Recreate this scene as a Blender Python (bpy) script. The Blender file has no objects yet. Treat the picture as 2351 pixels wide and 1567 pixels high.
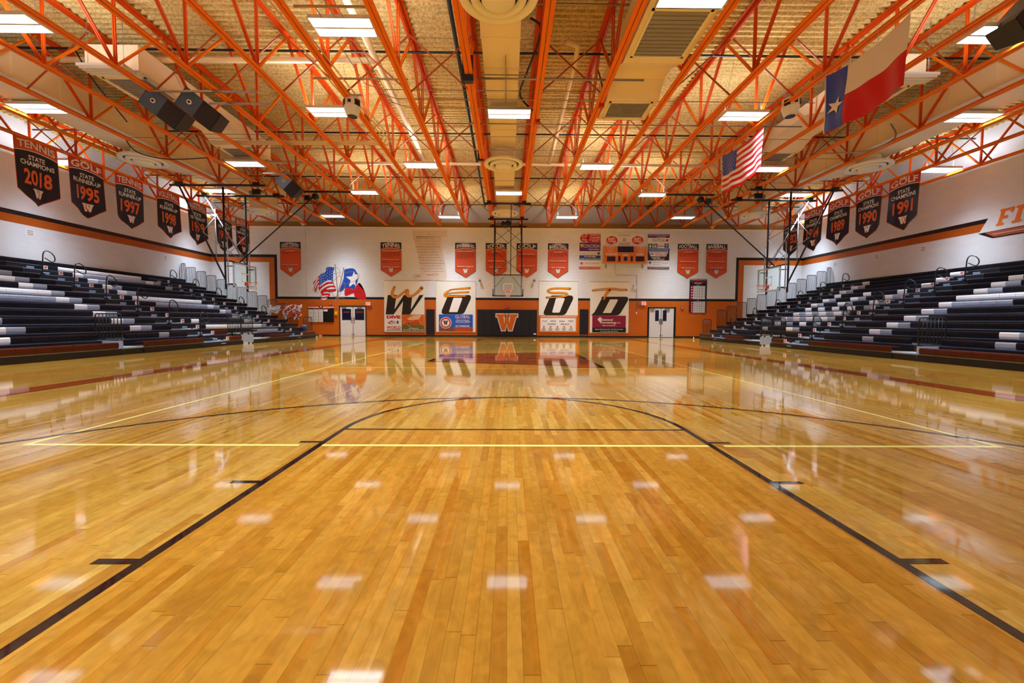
import bpy, math, random
from mathutils import Vector, Matrix
random.seed(7)
PI = math.pi
SC = bpy.context.scene
COL = SC.collection

# ------------------------------------------------------------------ camera
CX, CY, FPX = 1175.5, 783.5, 940.0
PIT, YAW, ROL, EYE = 0.05035, 0.00937, 0.0052, 1.1592
cy_, sy_, cp_, sp_ = math.cos(YAW), math.sin(YAW), math.cos(PIT), math.sin(PIT)
fwd = Vector((cp_ * sy_, cp_ * cy_, -sp_))
rgt0 = Vector((cy_, -sy_, 0)); up0 = Vector((sp_ * sy_, sp_ * cy_, cp_))
cr, sr = math.cos(ROL), math.sin(ROL)
rgt = cr * rgt0 + sr * up0; upv = -sr * rgt0 + cr * up0
cam = bpy.data.objects.new('camera', bpy.data.cameras.new('camera')); COL.objects.link(cam)
cam.data.sensor_width = 36.0; cam.data.lens = FPX / 2351.0 * 36.0
cam.data.clip_start = 0.05; cam.data.clip_end = 200
R = Matrix((rgt, upv, -fwd)).transposed().to_4x4()
cam.matrix_world = Matrix.Translation((0, 0, EYE)) @ R
SC.camera = cam

# ------------------------------------------------------------------ world, exposure, light transport
w = bpy.data.worlds.new('world'); SC.world = w; w.use_nodes = True
w.node_tree.nodes['Background'].inputs[0].default_value = (0.55, 0.6, 0.7, 1)
w.node_tree.nodes['Background'].inputs[1].default_value = 0.3
SC.view_settings.view_transform = 'Standard'; SC.view_settings.look = 'None'
SC.view_settings.exposure = 0.40; SC.view_settings.gamma = 1.0
SC.view_settings.use_curve_mapping = False
cyc = SC.cycles
cyc.max_bounces = 7; cyc.diffuse_bounces = 4; cyc.glossy_bounces = 3; cyc.transmission_bounces = 4
cyc.transparent_max_bounces = 8; cyc.caustics_reflective = False; cyc.caustics_refractive = False
cyc.use_denoising = True; cyc.sample_clamp_indirect = 6.0; cyc.blur_glossy = 0.3
cyc.use_light_tree = True; cyc.use_adaptive_sampling = True; cyc.adaptive_threshold = 0.02
LAMP_DN_L = 390.0         # axial radiance of the two downward lenses; the optics narrow the beam
LAMP_DN_W = 1.5           # what still leaves them at grazing angles
ADDED_UP_L = 95.0          # radiance of an added upward glow, put in to brighten the ceiling

# ------------------------------------------------------------------ materials
def lin(c):
    return tuple(((v / 255.0) / 12.92 if v <= 10.3 else ((v / 255.0 + 0.055) / 1.055) ** 2.4) for v in c)
MATS = {}
def mat(name, rgb, rough=0.5, metal=0.0, var=0.0, vscale=3.0, bump=0.0, bscale=40.0, emit=0.0, spec=0.5, coat=0.0):
    if name in MATS: return MATS[name]
    m = bpy.data.materials.new(name); m.use_nodes = True
    nt = m.node_tree; b = nt.nodes['Principled BSDF']; c = lin(rgb)
    b.inputs['Base Color'].default_value = (*c, 1); b.inputs['Roughness'].default_value = rough
    b.inputs['Metallic'].default_value = metal; b.inputs['Specular IOR Level'].default_value = spec
    if coat: b.inputs['Coat Weight'].default_value = coat; b.inputs['Coat Roughness'].default_value = 0.06
    if emit:
        b.inputs['Emission Color'].default_value = (*c, 1); b.inputs['Emission Strength'].default_value = emit
    if var or bump:
        tc = nt.nodes.new('ShaderNodeTexCoord')
    if var:
        n = nt.nodes.new('ShaderNodeTexNoise'); n.inputs['Scale'].default_value = vscale; n.inputs['Detail'].default_value = 4
        nt.links.new(tc.outputs['Object'], n.inputs['Vector'])
        mx = nt.nodes.new('ShaderNodeMix'); mx.data_type = 'RGBA'
        mx.inputs[6].default_value = (*[v * (1 - var) for v in c], 1); mx.inputs[7].default_value = (*[min(1, v * (1 + var)) for v in c], 1)
        nt.links.new(n.outputs['Fac'], mx.inputs[0]); nt.links.new(mx.outputs[2], b.inputs['Base Color'])
    if bump:
        n2 = nt.nodes.new('ShaderNodeTexNoise'); n2.inputs['Scale'].default_value = bscale; n2.inputs['Detail'].default_value = 3
        nt.links.new(tc.outputs['Object'], n2.inputs['Vector'])
        bp = nt.nodes.new('ShaderNodeBump'); bp.inputs['Strength'].default_value = bump; bp.inputs['Distance'].default_value = 0.02
        nt.links.new(n2.outputs['Fac'], bp.inputs['Height']); nt.links.new(bp.outputs[0], b.inputs['Normal'])
    MATS[name] = m
    return m

def block_mat(name, rgb, rough, side=False, var=0.05, mort=0.82, bw=0.406, bh=0.203):
    """painted concrete block: running-bond joints in colour and relief"""
    if name in MATS: return MATS[name]
    m = bpy.data.materials.new(name); m.use_nodes = True
    nt = m.node_tree; N = nt.nodes; L = nt.links; b = N['Principled BSDF']; c = lin(rgb)
    g = N.new('ShaderNodeNewGeometry'); sx = N.new('ShaderNodeSeparateXYZ'); cb = N.new('ShaderNodeCombineXYZ')
    L.new(g.outputs['Position'], sx.inputs[0]); L.new(sx.outputs['Y' if side else 'X'], cb.inputs[0]); L.new(sx.outputs['Z'], cb.inputs[1])
    br = N.new('ShaderNodeTexBrick'); br.inputs['Scale'].default_value = 1.0
    br.inputs['Brick Width'].default_value = bw; br.inputs['Row Height'].default_value = bh
    br.inputs['Mortar Size'].default_value = 0.006; br.inputs['Mortar Smooth'].default_value = 0.3
    br.inputs['Color1'].default_value = (*c, 1); br.inputs['Color2'].default_value = (*[v * 0.96 for v in c], 1)
    br.inputs['Mortar'].default_value = (*[v * mort for v in c], 1)
    L.new(cb.outputs[0], br.inputs['Vector'])
    n = N.new('ShaderNodeTexNoise'); n.inputs['Scale'].default_value = 0.5; n.inputs['Detail'].default_value = 4
    L.new(g.outputs['Position'], n.inputs['Vector'])
    mr = N.new('ShaderNodeMapRange'); mr.inputs[3].default_value = 1 - var; mr.inputs[4].default_value = 1.0
    mr.inputs[1].default_value = 0.3; mr.inputs[2].default_value = 0.7
    L.new(n.outputs['Fac'], mr.inputs[0])
    mx = N.new('ShaderNodeMix'); mx.data_type = 'RGBA'; mx.blend_type = 'MULTIPLY'; mx.inputs[0].default_value = 1
    L.new(br.outputs['Color'], mx.inputs[6]); L.new(mr.outputs[0], mx.inputs[7]); L.new(mx.outputs[2], b.inputs['Base Color'])
    b.inputs['Roughness'].default_value = rough
    bp = N.new('ShaderNodeBump'); bp.inputs['Strength'].default_value = 0.4; bp.inputs['Distance'].default_value = 0.006; bp.invert = True
    L.new(br.outputs['Fac'], bp.inputs['Height']); L.new(bp.outputs[0], b.inputs['Normal'])
    MATS[name] = m
    return m

def floor_coat(nt, b):
    """varnish: a near mirror with a faint long ripple"""
    N = nt.nodes; L = nt.links
    g = N.new('ShaderNodeNewGeometry')
    mp = N.new('ShaderNodeMapping'); mp.inputs['Scale'].default_value = (9, 2.2, 1); L.new(g.outputs['Position'], mp.inputs['Vector'])
    n = N.new('ShaderNodeTexNoise'); n.inputs['Scale'].default_value = 1.6; n.inputs['Detail'].default_value = 3
    L.new(mp.outputs[0], n.inputs['Vector'])
    bp = N.new('ShaderNodeBump'); bp.inputs['Strength'].default_value = 0.018; bp.inputs['Distance'].default_value = 0.01
    L.new(n.outputs['Fac'], bp.inputs['Height']); L.new(bp.outputs[0], b.inputs['Normal'])
    b.inputs['Roughness'].default_value = 0.05
    b.inputs['Specular IOR Level'].default_value = 1.0

def wood_floor():
    m = bpy.data.materials.new('maple_floor'); m.use_nodes = True
    nt = m.node_tree; N = nt.nodes; L = nt.links; b = N['Principled BSDF']
    def M(op, a, c=None, v=None):
        n = N.new('ShaderNodeMath'); n.operation = op
        for k, s in enumerate((a, c)):
            if s is None: continue
            if isinstance(s, (int, float)): n.inputs[k].default_value = s
            else: L.new(s, n.inputs[k])
        return n.outputs[0]
    g = N.new('ShaderNodeNewGeometry'); sx = N.new('ShaderNodeSeparateXYZ'); L.new(g.outputs['Position'], sx.inputs[0])
    X, Y = sx.outputs['X'], sx.outputs['Y']
    u = M('DIVIDE', X, 0.0565); row = M('FLOOR', u); fu = M('FRACT', u)
    wn = N.new('ShaderNodeTexWhiteNoise'); wn.noise_dimensions = '1D'; L.new(row, wn.inputs['W'])
    yy = M('ADD', M('DIVIDE', Y, 0.85), M('MULTIPLY', wn.outputs['Value'], 137.0))
    vo = N.new('ShaderNodeTexVoronoi'); vo.voronoi_dimensions = '1D'; vo.feature = 'F1'; L.new(yy, vo.inputs['W']); vo.inputs['Scale'].default_value = 1.0
    ve = N.new('ShaderNodeTexVoronoi'); ve.voronoi_dimensions = '1D'; ve.feature = 'DISTANCE_TO_EDGE'; L.new(yy, ve.inputs['W']); ve.inputs['Scale'].default_value = 1.0
    w2 = N.new('ShaderNodeTexWhiteNoise'); w2.noise_dimensions = '4D'
    L.new(vo.outputs['Color'], w2.inputs['Vector']); L.new(row, w2.inputs['W'])
    rmp = N.new('ShaderNodeValToRGB'); cr_ = rmp.color_ramp
    stops = [(0.0, (168, 114, 38)), (0.14, (176, 125, 44)), (0.45, (184, 136, 52)), (0.8, (190, 143, 58)), (1.0, (199, 154, 70))]
    cr_.elements[0].position = 0; cr_.elements[0].color = (*lin(stops[0][1]), 1)
    cr_.elements[1].position = 1; cr_.elements[1].color = (*lin(stops[-1][1]), 1)
    for p, c in stops[1:-1]:
        e = cr_.elements.new(p); e.color = (*lin(c), 1)
    L.new(w2.outputs['Value'], rmp.inputs[0])
    # grain and flame figure
    cb = N.new('ShaderNodeCombineXYZ'); L.new(M('ADD', M('MULTIPLY', X, 60.0), M('MULTIPLY', w2.outputs['Value'], 50.0)), cb.inputs[0]); L.new(M('MULTIPLY', Y, 3.0), cb.inputs[1])
    gn = N.new('ShaderNodeTexNoise'); gn.inputs['Scale'].default_value = 1.0; gn.inputs['Detail'].default_value = 5; gn.inputs['Roughness'].default_value = 0.65; L.new(cb.outputs[0], gn.inputs['Vector'])
    cb2 = N.new('ShaderNodeCombineXYZ'); L.new(M('ADD', M('MULTIPLY', X, 14.0), M('MULTIPLY', w2.outputs['Value'], 90.0)), cb2.inputs[0]); L.new(M('MULTIPLY', Y, 11.0), cb2.inputs[1])
    fn = N.new('ShaderNodeTexNoise'); fn.inputs['Scale'].default_value = 0.8; fn.inputs['Detail'].default_value = 6; fn.inputs['Distortion'].default_value = 1.2; L.new(cb2.outputs[0], fn.inputs['Vector'])
    def rng(sock, a, bb, lo=0.3, hi=0.7):
        r = N.new('ShaderNodeMapRange'); r.inputs[1].default_value = lo; r.inputs[2].default_value = hi; r.inputs[3].default_value = a; r.inputs[4].default_value = bb
        L.new(sock, r.inputs[0]); return r.outputs[0]
    k = M('MULTIPLY', rng(gn.outputs['Fac'], 0.90, 1.06), rng(fn.outputs['Fac'], 0.80, 1.08))
    # worn haze patches
    ln = N.new('ShaderNodeTexNoise'); ln.inputs['Scale'].default_value = 0.9; ln.inputs['Detail'].default_value = 3; L.new(g.outputs['Position'], ln.inputs['Vector'])
    k = M('MULTIPLY', k, rng(ln.outputs['Fac'], 0.92, 1.05))
    # joints
    eu = M('MINIMUM', fu, M('SUBTRACT', 1.0, fu)); sj = rng(eu, 0.62, 1.0, 0.008, 0.03)
    wj = N.new('ShaderNodeTexWhiteNoise'); wj.noise_dimensions = '1D'; L.new(M('ADD', M('FLOOR', M('ADD', u, 0.5)), 0.37), wj.inputs['W'])
    sj = M('MAXIMUM', sj, rng(wj.outputs['Value'], 1.0, 0.55, 0.35, 0.75))
    ej = rng(ve.outputs['Distance'], 0.6, 1.0, 0.001, 0.004)
    k = M('MULTIPLY', k, M('MULTIPLY', sj, ej))
    mx = N.new('ShaderNodeMix'); mx.data_type = 'RGBA'; mx.blend_type = 'MULTIPLY'; mx.inputs[0].default_value = 1
    L.new(rmp.outputs[0], mx.inputs[6]); L.new(k, mx.inputs[7])
    # amber stain inside the two lanes
    ins = M('LESS_THAN', M('ABSOLUTE', M('SUBTRACT', X, 0.08)), 1.80)
    near = M('LESS_THAN', Y, 4.30); far = M('GREATER_THAN', Y, 21.35)
    ins = M('MULTIPLY', ins, M('MAXIMUM', near, far))
    st = N.new('ShaderNodeMix'); st.data_type = 'RGBA'; st.blend_type = 'MULTIPLY'; L.new(ins, st.inputs[0])
    L.new(mx.outputs[2], st.inputs[6]); st.inputs[7].default_value = (0.98, 0.83, 0.60, 1)
    L.new(st.outputs[2], b.inputs['Base Color'])
    floor_coat(nt, b)
    return m

def floor_paint(name, rgb):
    m = bpy.data.materials.new(name); m.use_nodes = True
    b = m.node_tree.nodes['Principled BSDF']; b.inputs['Base Color'].default_value = (*lin(rgb), 1)
    floor_coat(m.node_tree, b); return m

def deck_mat():
    m = bpy.data.materials.new('sprayed_roof_deck'); m.use_nodes = True
    nt = m.node_tree; N = nt.nodes; L = nt.links; b = N['Principled BSDF']
    g = N.new('ShaderNodeNewGeometry')
    mp = N.new('ShaderNodeMapping'); mp.inputs['Scale'].default_value = (1, 1.8, 1); L.new(g.outputs['Position'], mp.inputs[0])
    n = N.new('ShaderNodeTexNoise'); n.inputs['Scale'].default_value = 13; n.inputs['Detail'].default_value = 7; n.inputs['Roughness'].default_value = 0.75; L.new(mp.outputs[0], n.inputs['Vector'])
    r = N.new('ShaderNodeValToRGB'); e = r.color_ramp.elements
    e[0].position = 0.36; e[0].color = (*lin((200, 158, 88)), 1); e[1].position = 0.55; e[1].color = (*lin((252, 226, 158)), 1)
    L.new(n.outputs['Fac'], r.inputs[0])
    n3 = N.new('ShaderNodeTexNoise'); n3.inputs['Scale'].default_value = 0.35; n3.inputs['Detail'].default_value = 3; L.new(g.outputs['Position'], n3.inputs['Vector'])
    mr = N.new('ShaderNodeMapRange'); mr.inputs[1].default_value = 0.3; mr.inputs[2].default_value = 0.7; mr.inputs[3].default_value = 0.78; mr.inputs[4].default_value = 1.05; L.new(n3.outputs['Fac'], mr.inputs[0])
    mx = N.new('ShaderNodeMix'); mx.data_type = 'RGBA'; mx.blend_type = 'MULTIPLY'; mx.inputs[0].default_value = 1
    L.new(r.outputs[0], mx.inputs[6]); L.new(mr.outputs[0], mx.inputs[7]); L.new(mx.outputs[2], b.inputs['Base Color'])
    b.inputs['Roughness'].default_value = 0.95; b.inputs['Specular IOR Level'].default_value = 0.1
    bp = N.new('ShaderNodeBump'); bp.inputs['Strength'].default_value = 0.9; bp.inputs['Distance'].default_value = 0.03
    L.new(n.outputs['Fac'], bp.inputs['Height']); L.new(bp.outputs[0], b.inputs['Normal'])
    return m

def glass_mat():
    m = bpy.data.materials.new('backboard_glass'); m.use_nodes = True
    nt = m.node_tree; N = nt.nodes; L = nt.links; N.remove(N['Principled BSDF'])
    t = N.new('ShaderNodeBsdfTransparent'); t.inputs[0].default_value = (0.90, 0.96, 0.95, 1)
    gl = N.new('ShaderNodeBsdfGlossy'); gl.inputs['Roughness'].default_value = 0.03
    mx = N.new('ShaderNodeMixShader'); mx.inputs[0].default_value = 0.09; L.new(t.outputs[0], mx.inputs[1]); L.new(gl.outputs[0], mx.inputs[2])
    L.new(mx.outputs[0], N['Material Output'].inputs[0]); return m

def lens_mat(name, axial, wide, power, col):
    m = bpy.data.materials.new(name); m.use_nodes = True
    nt = m.node_tree; N = nt.nodes; L = nt.links; N.remove(N['Principled BSDF'])
    g = N.new('ShaderNodeNewGeometry'); d = N.new('ShaderNodeVectorMath'); d.operation = 'DOT_PRODUCT'
    L.new(g.outputs['Incoming'], d.inputs[0]); L.new(g.outputs['Normal'], d.inputs[1])
    a = N.new('ShaderNodeMath'); a.operation = 'ABSOLUTE'; L.new(d.outputs['Value'], a.inputs[0])
    q = N.new('ShaderNodeMath'); q.operation = 'POWER'; L.new(a.outputs[0], q.inputs[0]); q.inputs[1].default_value = power
    k = N.new('ShaderNodeMath'); k.operation = 'MULTIPLY_ADD'; L.new(q.outputs[0], k.inputs[0]); k.inputs[1].default_value = axial; k.inputs[2].default_value = wide
    e = N.new('ShaderNodeEmission'); e.inputs[0].default_value = (*col, 1); L.new(k.outputs[0], e.inputs[1]); L.new(e.outputs[0], N['Material Output'].inputs[0])
    return m
WHITE = mat('white_paint', (232, 230, 228), 0.5, var=0.03)
PAPER = mat('paper_white', (244, 246, 250), 0.45)
CREAM = mat('cream_paint', (250, 242, 222), 0.5, var=0.03)
PANELC = mat('cream_panel', (246, 247, 242), 0.45, var=0.02, vscale=1)
TAN = mat('tan_wall_paint', (206, 192, 170), 0.7, var=0.04)
BROWNB = mat('tan_beam_paint', (158, 124, 74), 0.7, var=0.05)
BLACK = mat('black_satin', (20, 20, 24), 0.35, var=0.1)
INK = mat('black_ink', (16, 15, 18), 0.4)
NAVY = mat('black_vinyl_fabric', (20, 24, 42), 0.32, var=0.2, vscale=2)
ORANGE = mat('banner_orange', (224, 82, 20), 0.4, var=0.05)
ORED = mat('banner_red_orange', (212, 58, 26), 0.4, var=0.05)
SIGNO = mat('sign_orange', (230, 122, 18), 0.4)
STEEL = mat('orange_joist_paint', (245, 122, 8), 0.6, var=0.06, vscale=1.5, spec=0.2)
STEELD = mat('joist_paint_shaded', (216, 80, 8), 0.6, var=0.08, vscale=1.5, spec=0.2)  # darker copy of the joist orange: shade painted onto top chords and webs
ROD = mat('brown_orange_brace_paint', (176, 78, 22), 0.5, var=0.06)
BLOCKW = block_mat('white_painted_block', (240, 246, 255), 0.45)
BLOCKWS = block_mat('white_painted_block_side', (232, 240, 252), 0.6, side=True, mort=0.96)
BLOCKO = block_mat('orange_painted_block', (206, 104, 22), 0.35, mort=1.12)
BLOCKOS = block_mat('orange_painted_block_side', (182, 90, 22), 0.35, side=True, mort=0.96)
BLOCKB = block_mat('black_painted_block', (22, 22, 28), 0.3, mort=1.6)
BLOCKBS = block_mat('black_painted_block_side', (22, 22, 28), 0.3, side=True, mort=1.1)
RUBBER = mat('black_rubber', (14, 14, 16), 0.5)
DUCT = mat('cream_duct_paint', (250, 232, 196), 0.5, var=0.04, vscale=0.8)
DUCTG = mat('grey_duct_metal', (150, 140, 128), 0.45, var=0.08)
GRILLE = mat('grey_grille', (150, 144, 142), 0.6, var=0.1, vscale=20)
PIPE = mat('cream_pipe_paint', (250, 228, 186), 0.45)
BPIPE = mat('black_iron_pipe', (24, 20, 24), 0.4)
CONDUIT = mat('grey_conduit', (170, 158, 140), 0.35, metal=0.6)
GALV = mat('galvanised_steel', (178, 180, 188), 0.35, metal=0.8)
FIXT = mat('white_fixture_metal', (226, 226, 226), 0.4)
SEATD = mat('black_seat_plastic', (13, 12, 24), 0.42, var=0.15, vscale=5, spec=0.25)
SEATW = mat('white_seat_plastic', (246, 248, 254), 0.38, var=0.03)
SEATG = mat('grey_seat_plastic', (156, 166, 184), 0.38, var=0.05)
SEATR = mat('brown_seat_plastic', (76, 24, 9), 0.42, var=0.15, vscale=5, spec=0.25)
DECKG = mat('grey_footboard', (120, 136, 164), 0.4, var=0.06)
STEPG = mat('light_grey_step', (168, 182, 200), 0.45)
GLASS = glass_mat()
RIM = mat('orange_rim_paint', (240, 80, 20), 0.35)
NET = mat('white_net_cord', (240, 240, 240), 0.7)
RED = mat('red_plastic', (200, 20, 34), 0.4)
BLUE = mat('deep_blue', (24, 60, 170), 0.45)
SKYB = mat('poster_blue', (20, 92, 205), 0.4)
PURP = mat('purple_print', (86, 32, 132), 0.4)
MAGE = mat('magenta_print', (150, 18, 66), 0.4)
GREEN = mat('green_print', (24, 134, 80), 0.4)
OLIVE = mat('olive_print', (112, 110, 38), 0.4)
GREYP = mat('grey_print', (128, 124, 130), 0.5)
YELL = mat('yellow_plastic', (232, 176, 20), 0.4)
SPKB = mat('speaker_black', (30, 24, 26), 0.5)
SPKBL = mat('speaker_blue_grey', (74, 92, 130), 0.4, var=0.2)
ROPE = mat('tan_rope', (176, 128, 96), 0.6)
STARW = mat('flag_white', (240, 238, 240), 0.5)
FLAGR = mat('flag_red', (206, 18, 30), 0.45)
FLAGB = mat('flag_blue', (28, 70, 205), 0.45)
PARCH = mat('parchment', (228, 216, 206), 0.6, var=0.08, vscale=1.5)
PARCHD = mat('parchment_shade', (176, 158, 142), 0.6)
INKB = mat('brown_ink', (104, 78, 66), 0.6)
DOORW = mat('door_white', (222, 224, 232), 0.4)
DARKG = mat('dark_glass', (26, 24, 50), 0.1)

# ------------------------------------------------------------------ mesh builder
class MB:
    def __init__(s, sm=False): s.v = []; s.f = []; s.mi = []; s.sm = []; s.ms = []; s.smooth = sm
    def m(s, mt):
        if mt not in s.ms: s.ms.append(mt)
        return s.ms.index(mt)
    def face(s, pts, mt, sm=False):
        n = len(s.v); s.v += [tuple(p) for p in pts]; s.f.append(tuple(range(n, n + len(pts)))); s.mi.append(s.m(mt)); s.sm.append(sm)
    def idx(s, vs, fs, mt, sm=False):
        n = len(s.v); s.v += [tuple(p) for p in vs]; k = s.m(mt)
        for f in fs: s.f.append(tuple(n + i for i in f)); s.mi.append(k); s.sm.append(sm)
    def box(s, x0, x1, y0, y1, z0, z1, mt, M=None):
        vs = [Vector(p) for p in ((x0, y0, z0), (x1, y0, z0), (x1, y1, z0), (x0, y1, z0), (x0, y0, z1), (x1, y0, z1), (x1, y1, z1), (x0, y1, z1))]
        if M: vs = [M @ p for p in vs]
        s.idx(vs, [(0, 3, 2, 1), (4, 5, 6, 7), (0, 1, 5, 4), (1, 2, 6, 5), (2, 3, 7, 6), (3, 0, 4, 7)], mt)
    def bar(s, a, b, w_, h_, mt, up=(0, 0, 1)):
        a = Vector(a); b = Vector(b); d = (b - a); L_ = d.length; d.normalize(); up = Vector(up)
        if abs(d.dot(up)) > 0.99: up = Vector((1, 0, 0))
        x = d.cross(up).normalized(); z = x.cross(d).normalized()
        M = Matrix((x, d, z)).transposed().to_4x4(); M.translation = a
        s.box(-w_ / 2, w_ / 2, 0, L_, -h_ / 2, h_ / 2, mt, M)
    def tube(s, pts, r, mt, n=7, closed=False):
        pts = [Vector(p) for p in pts]; K = len(pts); rings = []
        pv = None
        for i, p in enumerate(pts):
            a = pts[i - 1] if (i > 0 or closed) else pts[i]; b = pts[(i + 1) % K] if (i < K - 1 or closed) else pts[i]
            t = (b - a).normalized()
            if pv is None:
                ref = Vector((0, 0, 1)) if abs(t.z) < 0.9 else Vector((1, 0, 0)); x = t.cross(ref).normalized()
            else:
                x = (pv - t * pv.dot(t)).normalized()
            pv = x; y = t.cross(x)
            rings.append([p + r * (math.cos(2 * PI * k / n) * x + math.sin(2 * PI * k / n) * y) for k in range(n)])
        vs = [q for rg in rings for q in rg]; fs = []
        for i in range(K if closed else K - 1):
            j = (i + 1) % K
            for k in range(n): fs.append((i * n + k, i * n + (k + 1) % n, j * n + (k + 1) % n, j * n + k))
        if not closed: fs.append(tuple(range(n))[::-1]); fs.append(tuple((K - 1) * n + k for k in range(n)))
        s.idx(vs, fs, mt, True)
    def lathe(s, prof, c, mt, n=32, axis='z'):
        c = Vector(c); vs = []; fs = []
        for r, h in prof:
            for k in range(n):
                a = 2 * PI * k / n; p = (r * math.cos(a), r * math.sin(a), h)
                if axis == 'y': p = (p[0], p[2], p[1])
                if axis == 'x': p = (p[2], p[0], p[1])
                vs.append(c + Vector(p))
        for i in range(len(prof) - 1):
            for k in range(n): fs.append((i * n + k, i * n + (k + 1) % n, (i + 1) * n + (k + 1) % n, (i + 1) * n + k))
        s.idx(vs, fs, mt, True)
    def prism(s, pts, d, mt):
        """pts: 3-D outline, extruded by vector d"""
        pts = [Vector(p) for p in pts]; d = Vector(d); n = len(pts)
        s.idx(pts + [p + d for p in pts], [tuple(range(n))[::-1], tuple(range(n, 2 * n))] + [(i, (i + 1) % n, n + (i + 1) % n, n + i) for i in range(n)], mt)
    def mesh(s, name, o):
        me = bpy.data.meshes.new(name)
        me.from_pydata([(p[0] - o[0], p[1] - o[1], p[2] - o[2]) for p in s.v], [], s.f)
        for mt in s.ms: me.materials.append(mt)
        me.polygons.foreach_set('material_index', s.mi); me.polygons.foreach_set('use_smooth', s.sm); me.update()
        return me
    def build(s, name, parent=None, o=(0, 0, 0)):
        if parent is not None: o = ORG[parent.name]
        ob = bpy.data.objects.new(name, s.mesh(name, o)); COL.objects.link(ob)
        if parent is not None: ob.parent = parent
        else: ob.location = o
        ORG[ob.name] = tuple(o)
        return ob
ORG = {}
def tag(o, label, cat, group=None, kind=None):
    if label: o['label'] = label
    if cat: o['category'] = cat
    if group: o['group'] = group
    if kind: o['kind'] = kind
    return o
def empty(name, loc, label, cat, group=None):
    o = bpy.data.objects.new(name, None); COL.objects.link(o); o.location = loc; o.empty_display_size = 0.2
    ORG[o.name] = tuple(loc); return tag(o, label, cat, group)
def struct(name, mb, o=(0, 0, 0)):
    ob = mb.build(name, None, o); ob['kind'] = 'structure'; return ob
def copy_tree(o, loc=None, parent=None):
    c = o.copy(); COL.objects.link(c)
    if parent is not None: c.parent = parent
    if loc is not None: c.location = loc
    for ch in list(o.children): copy_tree(ch, None, c)
    return c

# survey helper: pixel of the photograph -> point on a real plane of the room
def at(px, py, X=None, Y=None, Z=None):
    D = (fwd * FPX + rgt * (px - CX) - upv * (py - CY))
    t = X / D.x if X is not None else (Y / D.y if Y is not None else (Z - EYE) / D.z)
    return Vector((0, 0, EYE)) + t * D
WY = 29.6
def wp(px, py):
    p = at(px, py, Y=WY); return p.x, p.z

# ------------------------------------------------------------------ lettering as mesh
_tc = {}
def glyphs(sx, bold):
    key = (sx, bold)
    if key in _tc: return _tc[key]
    cu = bpy.data.curves.new('t', 'FONT'); cu.body = sx; cu.size = 1; cu.resolution_u = 3; cu.offset = bold
    ob = bpy.data.objects.new('t', cu); me = ob.to_mesh()
    vs = [tuple(v.co[:2]) for v in me.vertices]; fs = [tuple(p.vertices) for p in me.polygons]
    ob.to_mesh_clear(); bpy.data.objects.remove(ob); bpy.data.curves.remove(cu)
    x0 = min(v[0] for v in vs); x1 = max(v[0] for v in vs); y0 = min(v[1] for v in vs); y1 = max(v[1] for v in vs)
    r = ([((v[0] - x0) / (x1 - x0), (v[1] - y0) / (y1 - y0)) for v in vs], fs, (x1 - x0) / (y1 - y0)); _tc[key] = r
    return r
WPOLY = [(0, 1), (.38, 1), (.38, .85), (.33, .85), (.385, .42), (.44, 1), (.56, 1), (.615, .42), (.67, .85), (.62, .85), (.62, 1), (1, 1), (1, .85), (.93, .85), (.74, 0), (.59, 0), (.50, .42), (.41, 0), (.26, 0), (.07, .85), (0, .85)]
def offset_poly(pts, d):
    n = len(pts); out = []
    for i in range(n):
        p0, p1, p2 = (Vector(pts[i - 1]), Vector(pts[i]), Vector(pts[(i + 1) % n]))
        a = (p1 - p0).normalized(); b = (p2 - p1).normalized()
        na = Vector((-a.y, a.x)); nb = Vector((-b.y, b.x)); m = (na + nb)
        if m.length < 1e-4: m = na
        m.normalize(); k = 1 / max(0.45, m.dot(na)); out.append(tuple(p1 + m * d * k))
    return out
def star_pts(cx, cz, r, rot=0.0, inner=0.40):
    return [(cx + (r if k % 2 == 0 else r * inner) * math.sin(rot + k * PI / 5), cz + (r if k % 2 == 0 else r * inner) * math.cos(rot + k * PI / 5)) for k in range(10)]
def ell(cx, cz, a, b, n=24): return [(cx + a * math.cos(2 * PI * k / n), cz + b * math.sin(2 * PI * k / n)) for k in range(n)]

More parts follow.
